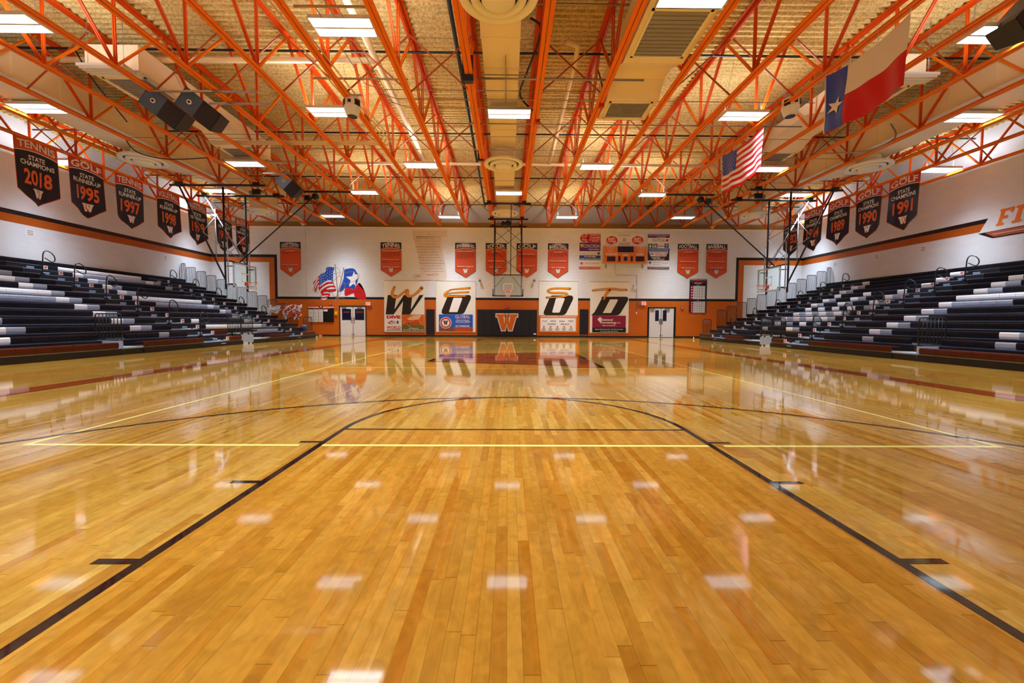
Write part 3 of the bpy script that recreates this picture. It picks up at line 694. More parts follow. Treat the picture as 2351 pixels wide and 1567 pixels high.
speaker('loudspeaker', tuple(c1), E_(18, -50, -6), (.62, .55, 1.12), SPKBL, 'black hanging loudspeaker with blue-grey horn, left one of the pair', 1, 'pair of hanging loudspeakers on the left')
speaker('loudspeaker', tuple(c2), E_(18, -50, -6), (.62, .55, 1.12), SPKBL, 'black hanging loudspeaker with round woofer, right one of the pair', 1, 'pair of hanging loudspeakers on the left')
speaker('loudspeaker', tuple(at(667, 425, Y=20.3)), E_(18, -42, -8), (.66, .6, 1.05), mat('speaker_pale_blue', (120, 150, 205), .4), 'pale blue and black hanging loudspeaker above the left basket', 1)
speaker('loudspeaker', tuple(at(2352, 38, Y=9.6)), E_(10, 40, 10), (.62, .6, 1.1), SPKB, 'black hanging loudspeaker cut by the top right corner', 0)
for p, l in (((1075, 160), 'nearer one'), ((1104, 357), 'farther one')):
    c = at(*p, Y=11.6 if p[1] < 200 else 17.4)
    speaker('loudspeaker', tuple(c), E_(15, 0, 0), (.30, .32, .60) if p[1] < 200 else (.24, .26, .40), SPKB, 'small black loudspeaker against the joist left of the middle duct, ' + l, 0, 'black loudspeakers left of the middle duct')
for (x0, x1, y, l) in ((-10.45, -7.35, 12.4, 'nearer rail over the left speaker pair'), (-9.25, -7.35, 13.06, 'farther rail over the left speaker pair'), (-11.2, -9.6, 19.1, 'rail over the pale blue speaker')):
    m_ = MB(); m_.box(x0, x1, y - .02, y + .02, 7.78, 7.83, GALV); tag(m_.build('speaker_rail'), 'galvanised steel hanging ' + l, 'rail')
for (px_, l, X_) in ((809, 'left', -4.85), (1815, 'right', 8.75)):
    c = at(px_, 248, Y=12.9); t = empty('speaker_pod', tuple(c), 'white faceted speaker pod hanging below a joist, %s one' % l, 'speaker pod', 'white hanging speaker pods')
    b = MB(); b.lathe([(.10, .30), (.24, .26), (.26, .0), (.17, -.25), (.0, -.25)], tuple(c), PAPER, 8)
    for i in range(len(b.sm)): b.sm[i] = False
    b.build('shell', t)
    b = MB(); b.lathe([(.145, -.262), (0, -.262)], tuple(c), INK, 16); b.build('woofer_opening', t)
    for a in (-55, 0, 55):
        d = Vector((math.sin(math.radians(a)), -math.cos(math.radians(a)), 0)); u_ = Vector((math.cos(math.radians(a)), math.sin(math.radians(a)), 0))
        o_ = Vector(c) + d * .238 + Vector((0, 0, .10)); sz = .085 if a else .045; b = MB()
        b.prism([o_ + u_ * i * sz + Vector((0, 0, j * sz)) for i, j in ((-1, -1), (1, -1), (1, 1), (-1, 1))], d * .02, INK); b.build('driver_window', t)
    b = MB(); b.box(c.x - .3, c.x + .3, c.y - .03, c.y + .03, c.z + .36, c.z + .41, GALV); b.tube([(c.x, c.y, c.z + .28), (c.x, c.y, 7.86)], .02, GALV); b.build('mounting_bracket', t)

# ================================================================== BIG FLAGS under the eighth joist line
def flag(name, corners, nu, nv, cellmat, lab, extra):
    TL, TR, BR, BL = [Vector(c) for c in corners]
    def P(u, v, h=0):        # u: from hoist 0 to fly 1, v: 0 top to 1 bottom
        top = TL.lerp(TR, u); bot = BL.lerp(BR, u); p = top.lerp(bot, v)
        p.z -= .16 * math.sin(PI * u) * (1 - .35 * v)                     # sag between the ties
        wv = .055 * math.sin(9 * u + 2.5 * v) + .03 * math.sin(21 * u - 3 * v) + .02 * math.sin(5 * v + 3 * u)
        p.x += wv * (.25 + .75 * v) - h; return p
    b = MB(); vs = [P(i / nu, j / nv) for j in range(nv + 1) for i in range(nu + 1)]
    for j in range(nv):
        for i in range(nu): b.idx([vs[j * (nu + 1) + i], vs[j * (nu + 1) + i + 1], vs[(j + 1) * (nu + 1) + i + 1], vs[(j + 1) * (nu + 1) + i]], [(0, 1, 2, 3)], cellmat((i + .5) / nu, (j + .5) / nv), True)
    # weld
    o = b.build(name); tag(o, lab, 'flag')
    for u in (0, .34, .67, 1):
        c_ = MB(); q = P(u, 0, 0); c_.tube([q, (8.52, q.y, 7.86)], .008, STARW, 5); c_.build('tie', o)
    extra(P, o)
    return o
def star_extra(P, o):
    b = MB(); pts = star_pts(.165, .60, .15, .25)
    c = P(.165, .60, .02)
    for k in range(10): b.face([c, P(pts[k][0] , pts[k][1] , .02), P(pts[(k + 1) % 10][0], pts[(k + 1) % 10][1], .02)], STARW)
    b.build('star', o)
    b = MB(); b.tube([P(0, 0, 0), P(0, .5, 0), P(0, 1, 0)], .018, STARW, 6); b.build('hoist_cord', o)
flag('state_flag', [at(1896, 175, X=8.52), at(2090, 28, X=8.52), at(2080, 195, X=8.52), at(1891, 307, X=8.52)], 42, 24,
     lambda u, v: FLAGB if u < .32 else (STARW if v < .5 else FLAGR), 'large blue white and red lone star flag hanging from a joist', star_extra)
def us_extra(P, o):
    b = MB()
    for r in range(9):
        for c in range(6 if r % 2 == 0 else 5):
            u = .035 + (c + (0 if r % 2 == 0 else .5)) * .062; v = .045 + r * .058
            pts = star_pts(u, v, .021); cc = P(u, v, .015)
            for k in range(10): b.face([cc, P(cc_u(pts[k][0], u), pts[k][1], .015), P(cc_u(pts[(k + 1) % 10][0], u), pts[(k + 1) % 10][1], .015)], STARW)
    b.build('star_field', o)
    b = MB(); b.tube([P(0, 0, 0), P(0, .5, 0), P(0, 1, 0)], .015, STARW, 6); b.build('hoist_cord', o)
def cc_u(a, u): return u + (a - u) * .6
flag('national_flag', [at(1658, 357, X=8.52), at(1753, 287, X=8.52), at(1750, 382, X=8.52), at(1656, 447, X=8.52)], 40, 26,
     lambda u, v: FLAGB if (u < .39 and v < 7 / 13) else (FLAGR if int(v * 13) % 2 == 0 else STARW), 'large stars and stripes flag hanging from the same joist, farther away', us_extra)
# ================================================================== WALL BANNERS (pennants)
def pennant(P, w_, top, sh, tip, head, hmat, bmat, trim, title, small, lines, lab, group, wcol=STARW, name='pennant_banner', state=None, amp=0.0, sg=1, ph=0.0, tcol=PAPER):
    """P(u, v, h): u from 0 to w_, v height; cloth with header band, arc edge and pointed foot"""
    nu, nv = 10, 10
    def wob(u, v):
        t = (top - v) / (top - tip)
        return amp * t * (math.sin(u / w_ * 7.5 + ph) + .6 * math.sin(u / w_ * 15 + 2 * t + ph * 2)) + amp * 1.3 * t * (2 * abs(u / w_ - .5)) ** 3
    def Q(u, v, h): return P(u, v, h + wob(u, v) + .002)
    b = MB()
    def grid(e, v0f, v1f, mt, h):
        pt = [[Q(-e + (w_ + 2 * e) * i / nu, v0f(i / nu) + (v1f(i / nu) - v0f(i / nu)) * j / nv, h) for i in range(nu + 1)] for j in range(nv + 1)]
        vs = [p for r in pt for p in r]
        b.idx(vs, [(j * (nu + 1) + i, j * (nu + 1) + i + 1, (j + 1) * (nu + 1) + i + 1, (j + 1) * (nu + 1) + i) for j in range(nv) for i in range(nu)], mt, True)
    arc = lambda a: head + .10 * w_ * (1 - (2 * a - 1) ** 2) * .8
    bot = lambda a: sh + (tip - sh) * (1 - abs(2 * a - 1))
    tw = .018 if state else .012
    grid(tw, lambda a: top + tw, lambda a: bot(a) - tw * 1.3, trim, 0)
    grid(0, lambda a: top, arc, hmat, .004); grid(0, arc, bot, bmat, .004)
    grid(0, lambda a: arc(a) + .014, lambda a: arc(a) - .014, PAPER, .008)
    o = b.build(name); tag(o, lab, 'banner', group)
    f = Flat(lambda u, v, h: Q(u, v, .012 + h)); U = lambda a: w_ * a if sg > 0 else w_ * (1 - a)
    def tx(s_, a0, a1, v0, v1, mt, bold=.02, arc_=0.0): f.text(s_, U(a0), v0, U(a1), v1, mt, 1, bold, 0, arc_)
    H = top - head
    if small:
        tx(small, .33, .67, top - H * .22, top - H * .06, tcol, .03, .02)
        for a in (.18, .72): f.rect(U(a), top - H * .15, U(a + .10), top - H * .12, tcol, 1)
    tx(title, .06, .94, head + H * (.20 if small else .24), top - H * (.27 if small else .20), tcol, .022, .05 * w_)
    if state:
        a, b2, yr = state; Z = head - sh
        tx(a, .30, .70, head - Z * .17, head - Z * .04, PAPER, .02); tx(b2, .10 if len(b2) > 8 else .16, .90 if len(b2) > 8 else .84, head - Z * .33, head - Z * .20, PAPER, .02)
        tx(yr, .17, .83, head - Z * .84, head - Z * .42, mat('year_orange', (238, 104, 46), .4), .03)
    else:
        for tx_, fr, rows, last in lines:
            v = head - (head - sh) * fr; wd = min(.8, .045 * len(tx_) + .05)
            tx(tx_, .5 - wd / 2, .5 + wd / 2, v - .055, v, PAPER, .02)
            for r in range(rows):
                n_ = 5 if r < rows - 1 else last
                s_ = ' '.join(str(y_) for y_ in range(1973 + r * 8 + int(fr * 20), 1973 + r * 8 + int(fr * 20) + 4 * n_, 4)[:n_]) if n_ else ''
                if s_: tx(s_, .07, .07 + .172 * n_, v - .155 - r * .10, v - .095 - r * .10, INKB2, .01)
    f.mb.build('lettering', o)
    f2 = Flat(lambda u, v, h: Q(u, v, .014 + h)); ew = (.27 if state else .24) * w_; vz = tip + (sh - tip) * (.62 if not state else .55); hh = ew * .85
    u0, u1 = U(.5 - ew / w_ / 2), U(.5 + ew / w_ / 2)
    pts = [(u0 + (u1 - u0) * a, vz + hh * c) for a, c in WPOLY]
    f2.poly(offset_poly(pts, .012 if sg > 0 else -.012), INK if not state else ORANGE, 1); f2.poly(pts, wcol, 2); f2.mb.build('emblem', o)
    return o
INKB2 = mat('faded_black_print', (74, 26, 20), .5)
BL_ = [
 ('CROSS COUNTRY', 'BOYS', 643.3, 690, 555.6, 617.5, 634.6, 572, [('PLAYOFFS', .07, 2, 2), ('DISTRICT CHAMPIONS', .75, 1, 1)], 'beside the left basket'),
 ('TENNIS', 'BOYS', 874.2, 921.1, 556.6, 619.4, 634.5, 572.5, [('DISTRICT CHAMPIONS', .05, 4, 3), ('REGIONAL QUALIFIERS', .48, 2, 2), ('REGIONAL FINALIST', .84, 1, 5)], 'left of the painted scroll'),
 ('SWIMMING', 'BOYS', 1045.4, 1091.9, 557.7, 621.2, 636.4, 573.5, [('DISTRICT CHAMPIONS', .05, 5, 3), ('REGIONAL CHAMPIONS', .78, 1, 2)], 'right of the painted scroll'),
 ('SOCCER', 'BOYS', 1115.8, 1162.7, 558.3, 620.7, 636.5, 573.5, [('PLAYOFFS', .07, 3, 5), ('DISTRICT CHAMPIONS', .52, 2, 2), ('AREA CHAMPIONS', .82, 1, 5)], 'behind the far basket, left half'),
 ('GOLF', 'BOYS', 1186.6, 1233, 558.6, 621, 637, 574, [('DISTRICT CHAMPIONS', .18, 2, 5), ('REGIONAL CHAMPIONS', .74, 0, 0)], 'behind the far basket, right half'),
 ('BASKETBALL', 'BOYS', 1258.5, 1304.7, 559, 621.5, 637.4, 574.5, [('PLAYOFFS', .07, 3, 4), ('DISTRICT CHAMPIONS', .5, 1, 5), ('AREA CHAMPIONS', .82, 1, 4)], 'left of the sponsor signs'),
 ('FOOTBALL', None, 1556.5, 1603.5, 560.2, 623.6, 638.4, 575, [('PLAYOFFS', .05, 3, 2), ('DISTRICT CHAMPIONS', .5, 1, 3), ('AREA CHAMPIONS', .8, 1, 1)], 'right of the sponsor signs'),
 ('BASEBALL', None, 1622.3, 1669.3, 560.4, 623.8, 638.6, 575.2, [('PLAYOFFS', .05, 3, 4), ('DISTRICT CHAMPIONS', .5, 1, 5), ('AREA CHAMPIONS', .8, 2, 2)], 'rightmost on the end wall')]
for k, (t, sm_, x0, x1, yt, ys, yb_, yh, ln, where) in enumerate(BL_):
    u0, top = wp(x0, yt); u1 = wp(x1, yt)[0]; xm = (x0 + x1) / 2
    sh, tip, head = wp(xm, ys)[1], wp(xm, yb_)[1], wp(xm, yh)[1]
    pennant(lambda u, v, h, u0=u0: Vector((u0 + u, WY - .03 - h, v)), u1 - u0, top, sh, tip, head, INK, ORANGE if k in (0, 3, 6) else mat('banner_salmon', (216, 84, 44), .4, var=.05), INK, t, sm_, ln,
            'orange wall banner headed %s in black, %s' % (t, where), 'orange sports banners on the end wall', amp=.006, ph=k)
YS = [15.38, 17.23, 19.22, 21.45, 23.45, 25.65, 27.5]
LB = [('TENNIS', None, ('STATE', 'CHAMPIONS', '2018'), ORANGE), ('GOLF', 'GIRLS', ('STATE', 'RUNNER-UP', '1995'), ORED), ('TENNIS', None, ('STATE', 'RUNNER-UP', '1997'), ORED),
      ('VOLLEYBALL', None, ('STATE', 'RUNNER-UP', '1998'), ORED), ('BASKETBALL', 'BOYS', ('STATE', 'SEMI-FINALIST', '1998'), ORED), ('SOCCER', 'GIRLS', ('STATE', 'SEMI-FINALIST', '1997'), ORED), ('BASEBALL', None, ('STATE', 'SEMI-FINALIST', '2002'), ORED)]
for k, (y, (t, sm_, st, hm)) in enumerate(zip(YS, LB)):
    pennant(lambda u, v, h, y=y: Vector((-18.0 + h, y + u, v)), 1.42, 7.845, 5.95, 5.45, 7.33, hm, NAVY, ORANGE, t, sm_, [],
            'dark %s banner reading %s %s, %s, hanging on the left' % (t.lower(), st[0].lower(), st[1].lower(), st[2]), 'dark championship banners on the left joist', wcol=PAPER, name='championship_banner', state=st, amp=.045, ph=k * 1.7)
RB = [(18.18, '1991'), (20.02, '1990'), (21.9, '1989'), (23.75, '1984'), (25.65, '1982')]
for k, (y, yr) in enumerate(RB):
    pennant(lambda u, v, h, y=y: Vector((18.1 - h, y + u, v)), 1.45, 7.845, 5.95, 5.42, 7.33, ORED, NAVY, ORANGE, 'GOLF', 'GIRLS', [],
            'dark girls golf banner reading %s, %s hanging on the right' % (yr, ['nearest of five', 'second nearest of five', 'middle one of five', 'second farthest of five', 'farthest of five'][k]), 'dark golf banners on the right joist', wcol=PAPER, name='championship_banner', state=('STATE', 'CHAMPIONS', yr), amp=.045, sg=-1, ph=k * 2.1 + 1)

# ================================================================== PRINTED BOARDS ON THE END WALL
def F_(off=.02, lift=.004):
    f = Flat(PB(off), lift)
    f.R = lambda x0, y0, x1, y1, mt, ly=0: f.rect(wp(x0, y1)[0], wp(x0, y1)[1], wp(x1, y0)[0], wp(x1, y0)[1], mt, ly)
    f.T = lambda s_, x0, y0, x1, y1, mt, ly=1, bold=.02, shear=0: f.text(s_, *wp(x0, y1), *wp(x1, y0), mt, ly, bold, shear)
    f.Pg = lambda pts, mt, ly=1: f.poly([wp(*p) for p in pts], mt, ly)
    f.S = lambda x0, y0, x1, y1, t, mt: f.slab(*wp(x0, y1), *wp(x1, y0), t, mt)
    f.E = lambda x, y, a, b, mt, ly=1, n=24: f.poly([wp(*p) for p in ell(x, y, a, b, n)], mt, ly)
    return f
def Q_(x0, y0, s): return lambda pts: [(x0 + a * s, y0 + b * s) for a, b in pts]      # zoom-crop pixels -> photo pixels
def smooth(pts, n=4, closed=True):
    out = []; K = len(pts)
    for i in range(K if closed else K - 1):
        g = lambda j: Vector(pts[j % K] if closed else pts[max(0, min(K - 1, j))])
        p0, p1, p2, p3 = g(i - 1), g(i), g(i + 1), g(i + 2)
        for q in range(n):
            t = q / n; out.append(tuple(.5 * ((2 * p1) + (p2 - p0) * t + (2 * p0 - 5 * p1 + 4 * p2 - p3) * t * t + (3 * p1 - p0 - 3 * p2 + p3) * t ** 3)))
    if not closed: out.append(tuple(pts[-1]))
    return out
def ribbon(f, pts, ws, mt, ly, ex=0.0):
    """brush stroke: centre points in photo pixels, half widths"""
    P = smooth(pts, 6, False); K = len(P); Wd = []
    for i in range(K):
        t = i / (K - 1) * (len(ws) - 1); j = min(int(t), len(ws) - 2); Wd.append(ws[j] + (ws[j + 1] - ws[j]) * (t - j) + ex)
    L_, R_ = [], []
    for i in range(K):
        a = Vector(P[max(i - 1, 0)]); b = Vector(P[min(i + 1, K - 1)]); d = (b - a).normalized(); n = Vector((-d.y, d.x))
        L_.append(Vector(P[i]) + n * Wd[i]); R_.append(Vector(P[i]) - n * Wd[i])
    for i in range(K - 1): f.Pg([L_[i], L_[i + 1], R_[i + 1], R_[i]], mt, ly)
    for e, w_ in ((0, Wd[0]), (-1, Wd[-1])): f.E(P[e][0], P[e][1], w_, w_, mt, ly, 12)
SCR = mat('script_orange', (246, 152, 22), .4)
SCRD = mat('script_outline', (84, 36, 14), .4)
LETB = mat('letter_black', (34, 24, 14), .4)
def letter_panel(x0, y0, x1, y1, lab):
    f = F_(.045); f.S(x0, y0, x1, y1, .04, PANELC); f.R(x0, y0, x1, y0 + 1.2, mat('panel_edge', (196, 184, 156), .5), 1)
    return f
def fin(f, name, lab, cat, group=None): return tag(f.mb.build(name), lab, cat, group)
# --- W
f = letter_panel(883.1, 643.4, 974.3, 761.4, ''); z = Q_(880, 630, .08935)
f.Pg(z([(120, 527), (345, 527), (290, 880), (300, 885), (530, 527), (748, 527), (712, 885), (722, 885), (935, 527), (1040, 527), (690, 1025), (478, 1025), (512, 685), (270, 1025), (65, 1025)]), LETB, 1)
st = z([(290, 325), (245, 430), (235, 525), (300, 580), (420, 540), (540, 445), (620, 415), (612, 500), (660, 560), (780, 530), (900, 440), (990, 345)]); wd = [2.0, 2.6, 3.2, 2.6, 1.6, 1.6, 3.2, 3.4, 2.6, 1.8, 2.2, 3.2]
ribbon(f, st, wd, SCRD, 2, .7); ribbon(f, st, wd, SCR, 3)
wpan = fin(f, 'letter_panel', 'cream wall panel with black W and an orange script w', 'wall panel')
f = F_(.055); f.R(884.2, 722, 922.3, 761, PAPER, 0); f.T('DIVE', 888.2, 724, 919.8, 731, RED, 1, .06); f.T('WORLD', 888.2, 748, 920.6, 755, RED, 1, .03)
f.E(900, 739.5, 10, 4.5, mat('poster_grey', (206, 208, 216), .5), 1); f.Pg([(893, 736), (901.5, 736), (901.5, 742.5), (893, 742.5)], RED, 2); f.Pg([(893, 736), (895, 736), (901.5, 741), (901.5, 742.5), (899.5, 742.5), (893, 737.5)], PAPER, 3)
f.R(911.5, 736, 915.5, 742.5, BLUE, 2); f.R(888.2, 756, 920.4, 758.6, GREYP, 1); f.T('AUSTIN, TEXAS', 891, 756.5, 917.5, 758.2, PAPER, 2)
fin(f, 'sponsor_poster', 'white poster with two big red words below the black W', 'poster')
OGR = mat('poster_orange', (226, 110, 24), .45, var=.25, vscale=2); 
f = F_(.055); f.R(922.9, 722, 974.6, 760, OGR, 0); f.R(922.9, 745, 974.6, 760, OLIVE, 1)
f.Pg([(934, 731), (952, 723), (968, 723), (962, 733), (940, 735)], mat('poster_pale', (238, 196, 156), .5), 2)
f.T('LAW OFFICES OF', 935, 734.5, 961, 738, RED, 3, .0); f.T('FAMILY DENTISTRY', 932, 739.5, 965, 744, RED, 3, .02)
f.T('1234 WESTWOOD', 939, 752.5, 961, 755, PAPER, 3, .02); f.T('HIGH SCHOOL - AUSTIN, TEXAS 78750', 926, 756, 973, 758.6, PAPER, 3, .02)
ribbon(f, [(925, 741), (945, 737), (960, 731), (968, 743), (974, 749)], [.25, .25, .25, .25], mat('poster_glow', (250, 200, 170), .5), 4); ribbon(f, [(935, 743), (945, 752)], [.3, .2], PAPER, 4)
fin(f, 'sponsor_poster', 'orange and olive poster with white text lines, below the black W on its right', 'poster')
# --- E / O
z = Q_(860, 500, .18504)
def bigO(f, z, dx=0):
    g = lambda pts: z([(a + dx, b) for a, b in pts])
    f.Pg(g([(925, 956), (1180, 956), (1197, 975), (1193, 1005), (1120, 1165), (1100, 1187), (1075, 1194), (855, 1194), (832, 1178), (836, 1145), (905, 978)]), LETB, 1)
    f.Pg(g([(985, 990), (1078, 990), (1090, 1000), (1030, 1165), (1018, 1168), (930, 1168), (926, 1158), (978, 998)]), PANELC, 2)
f = letter_panel(1001.6, 644.3, 1092, 761.6, ''); bigO(f, z)
for st, wd in (([(1180, 870), (1090, 876), (990, 884), (935, 892)], [1.8, 1.2, .8, .5]), ([(1165, 920), (1080, 922), (1000, 928), (950, 932), (885, 950)], [1.5, 1.1, .7, .6, .6]), ([(945, 892), (890, 930), (875, 962), (930, 972), (1130, 968)], [.8, 2.2, 2.6, 1.5, 1.2])):
    ribbon(f, z(st), wd, SCRD, 3, .6)
for st, wd in (([(1180, 870), (1090, 876), (990, 884), (935, 892)], [1.8, 1.2, .8, .5]), ([(1165, 920), (1080, 922), (1000, 928), (950, 932), (885, 950)], [1.5, 1.1, .7, .6, .6]), ([(945, 892), (890, 930), (875, 962), (930, 972), (1130, 968)], [.8, 2.2, 2.6, 1.5, 1.2])):
    ribbon(f, z(st), wd, SCR, 4)
fin(f, 'letter_panel', 'cream wall panel with black O and an orange script E', 'wall panel')
f = F_(.055); f.R(1008, 721.7, 1085.7, 760.2, SKYB, 0); f.R(1008, 752, 1085.7, 760.2, mat('poster_skyline', (120, 78, 70), .5, var=.4, vscale=6), 1)
f.E(1023.5, 740.5, 13.4, 13.2, STARW, 2); f.E(1023.5, 740.5, 12.2, 12, ORED, 3); f.E(1023.5, 740.5, 8.6, 8.4, STARW, 4); f.W(*wp(1018, 745.5), *wp(1029, 735.5), INK, 5)
f.T('GLOBAL', 1045.5, 723.2, 1079.5, 730.2, STARW, 2, .0); f.R(1046, 731.6, 1080, 732.2, MAGE, 2)
f.T('Westwood Basketball', 1048, 733.2, 1077, 735.6, STARW, 2); f.T('Go to our website', 1046, 736.4, 1080, 738.8, STARW, 2); f.T('for all your travel needs', 1049, 739.6, 1078, 741.4, STARW, 2)
f.T('GO WARRIORS', 1046, 746, 1078, 750, STARW, 2); f.T('WESTWOOD', 1042, 750, 1083.5, 754.5, ORANGE, 3, .05); f.T('WARRIORS', 1043, 755, 1083, 759.8, ORANGE, 3, .06)
fin(f, 'sponsor_poster', 'blue sponsor poster with a round orange emblem below the script E', 'poster')
# --- S / O
z2 = Q_(1060, 440, .22329)
f = letter_panel(1236.9, 644.6, 1327.4, 723.5, '')
g = lambda pts: z2(pts)
f.Pg(g([(925, 1066), (1128, 1066), (1146, 1082), (1142, 1110), (1075, 1245), (1058, 1262), (1035, 1268), (860, 1268), (841, 1255), (845, 1228), (905, 1085)]), LETB, 1)
f.Pg(g([(975, 1092), (1050, 1092), (1059, 1102), (1008, 1235), (998, 1242), (935, 1242), (930, 1232), (968, 1098)]), PANELC, 2)
st = g([(1112, 996), (1040, 993), (960, 993), (905, 1003), (885, 1022), (925, 1038), (1010, 1040), (1075, 1046), (1080, 1066), (1020, 1080), (940, 1084), (872, 1086)]); wd = [2.0, 1.4, 1.2, 1.4, 1.6, 1.8, 1.8, 2.0, 1.6, 1.2, 1.2, 1.6]
ribbon(f, st, wd, SCRD, 3, .6); ribbon(f, st, wd, SCR, 4)
fin(f, 'letter_panel', 'cream wall panel with black O and an orange script S', 'wall panel')
f = F_(.055); f.S(1237.6, 723.6, 1326, 762.3, .045, SIGNO); f.R(1240.4, 730, 1321.7, 759.3, PAPER, 1); f.T("THANKS MEN'S BASKETBALL JR. WARRIOR SPONSORS", 1240.6, 725, 1323, 728.4, STARW, 1, .03)
for k, (s_, c) in enumerate((('Amplify', GREYP), ('SERVICE', GREYP), ('HomeTeam', OLIVE), ('TEXAS', BLUE))): f.T(s_, 1244 + k * 20, 735, 1256 + k * 20, 738.5, c, 2)
f.T('ORTHOPEDICS', 1257, 742, 1276, 745, BLUE, 2); f.T('delta dental', 1287, 742, 1306, 745, INK, 2)
for k, s_ in enumerate(('HILL', 'DENLEY', 'EATON', 'KIRK', 'WILSON')):
    x = 1248.5 + k * 15.5; f.E(x, 749.8, 1.9, 1.9, ORANGE, 2, 12); f.T(s_, x - 4, 752.6, x + 4, 754.6, INK, 2); f.T('FAMILY', x - 5, 755.6, x + 5, 757.8, INK, 2)
fin(f, 'sponsor_poster', 'orange framed white sponsor board below the orange script S', 'poster')
# --- T / D
z = Q_(1310, 510, .17869)
f = letter_panel(1353.8, 646.2, 1444.2, 763.6, '')
f.Pg(z([(400, 956), (715, 956), (738, 972), (736, 1002), (640, 1165), (615, 1188), (585, 1196), (262, 1196), (308, 1150), (395, 985)]), LETB, 1)
f.Pg(z([(505, 990), (598, 990), (606, 1002), (520, 1158), (510, 1165), (412, 1165), (432, 1130)]), PANELC, 2)
for cl, e, ly in ((SCRD, .7, 3), (SCR, 0, 4)):
    ribbon(f, z([(282, 876), (360, 866), (460, 860), (560, 858), (640, 868), (718, 870)]), [1.3, 1.5, 1.9, 1.9, 1.7, 1.6], cl, ly, e); ribbon(f, z([(500, 870), (455, 925), (425, 990)]), [2.6, 2.4, 1.8], cl, ly, e)
fin(f, 'letter_panel', 'cream wall panel with black D and an orange script T', 'wall panel')
f = F_(.055); f.R(1359.2, 724.4, 1436.6, 752, MAGE, 0); f.R(1359.2, 752, 1436.6, 762.4, INK, 0)
f.T('Spicewood', 1375, 731, 1406.5, 737.4, STARW, 1, .03); f.T('Dermatology,', 1378, 737.6, 1416, 743.6, STARW, 1, .03); f.T('P.A.', 1417.5, 739, 1424.5, 742, STARW, 1)
f.Pg([(1371, 733), (1377, 727), (1382, 731), (1379, 734), (1381, 738), (1378, 741), (1375, 737)], STARW, 2)
f.T('Dana C. Jung M.D.', 1383, 745.4, 1413, 748.6, STARW, 1, .03); f.T('Expert Skin Care For The Entire Family', 1366, 754.3, 1430, 757.4, STARW, 1, .02); f.T('www.spicewooddermatology.com', 1377, 759, 1419, 761.4, STARW, 1, .02)
fin(f, 'sponsor_poster', 'magenta and black dermatology poster below the black D', 'poster')
# --- wall pads
f = MB(); u0, v1 = wp(1095.4, 710.3); u1, v0 = wp(1232.6, 770.3); n = 8
for k in range(n):
    a = u0 + (u1 - u0) * k / n; c = u0 + (u1 - u0) * (k + 1) / n
    f.box(a + .006, c - .006, WY - .055, WY - .02, v0, v1, RUBBER); f.box(a + .02, c - .02, WY - .065, WY - .05, v0 + .015, v1 - .015, mat('black_vinyl_pad', (22, 24, 34), .38, var=.15))
pad = tag(f.build('wall_pad'), 'wide black padded wall mat behind the far basket', 'wall pad')
f = F_(.068); a, c = wp(1139.6, 758), wp(1187.8, 721.3); f.W(a[0], a[1], c[0], c[1], mat('emblem_orange', (222, 112, 22), .4), 1, STARW, .045); f.mb.build('emblem', pad)
f = F_(.068); f.R(1224.8, 764.8, 1230.6, 767.6, PAPER, 1); f.mb.build('maker_tag', pad)
for x0, x1, l in ((978.9, 998.2, 'left'), (1331, 1349.7, 'right')):
    f = MB(); u0, v1 = wp(x0, 709.8); u1, v0 = wp(x1, 767.6); f.box(u0, u1, WY - .05, WY - .01, v0, v1, RUBBER); f.box(u0 + .015, u1 - .015, WY - .06, WY - .05, v0 + .015, v1 - .015, mat('black_vinyl_pad', (22, 24, 34), .38))
    tag(f.build('wall_pad'), 'narrow black wall pad between the two %s letter panels' % l, 'wall pad')
# --- scoreboard
sb = MB(); u0, v1 = wp(1384.3, 566); u1, v0 = wp(1482.4, 604.6); sb.box(u0, u1, WY - .22, WY - .03, v0 - .04, v1, mat('board_edge', (206, 190, 186), .5)); sb.box(u0 + .02, u1 - .02, WY - .235, WY - .2, v0, v1 - .03, SIGNO)
sbo = sb.build('scoreboard'); tag(sbo, 'orange electronic scoreboard lettered WARRIORS and GUEST', 'scoreboard')
def inner(name, fn, off=.24):
    f = F_(off); fn(f); return f.mb.build(name, sbo)
DSP = mat('display_black', (34, 16, 46), .25)
for nm, r in (('clock_display', (1415.6, 566.6, 1453.2, 580.4)), ('home_score_display', (1391.2, 589.5, 1411, 600.6)), ('fouls_display', (1417.4, 588.8, 1422.6, 600.8)), ('period_display', (1430, 590.2, 1438, 599.8)), ('fouls_display', (1445.3, 588.8, 1450.9, 600.8)), ('guest_score_display', (1456.9, 589.6, 1477, 600.8))):
    inner(nm, lambda f, r=r: (f.R(r[0] - .5, r[1] - .5, r[2] + .5, r[3] + .5, PAPER if nm == 'clock_display' else SIGNO, 0), f.R(*r, DSP, 1)))
def sbt(f):
    f.T('WARRIORS', 1387.6, 581.8, 1416, 586.9, PAPER, 1, .03); f.T('GUEST', 1458.4, 582.2, 1476, 587.3, PAPER, 1, .03); f.T('PERIOD', 1427.2, 584.8, 1441, 588.4, PAPER, 1, .02)
    for x in (1391.8, 1460.6):
        a, c = wp(x, 579.6), wp(x + 16.8, 567.8); pts = [(a[0] + (c[0] - a[0]) * p, a[1] + (c[1] - a[1]) * q) for p, q in WPOLY]
        f.poly(offset_poly(pts, .012), PAPER, 1); f.poly(offset_poly(pts, -.008), SIGNO, 2)
inner('lettering', sbt)
m_ = MB()
for x in (1391.2, 1474): a = wp(x, 604); c = wp(x, 615.5); m_.box(a[0] - .02, a[0] + .02, WY - .09, WY - .01, c[1], a[1], GREYP)
m_.build('mounting_leg', sbo)
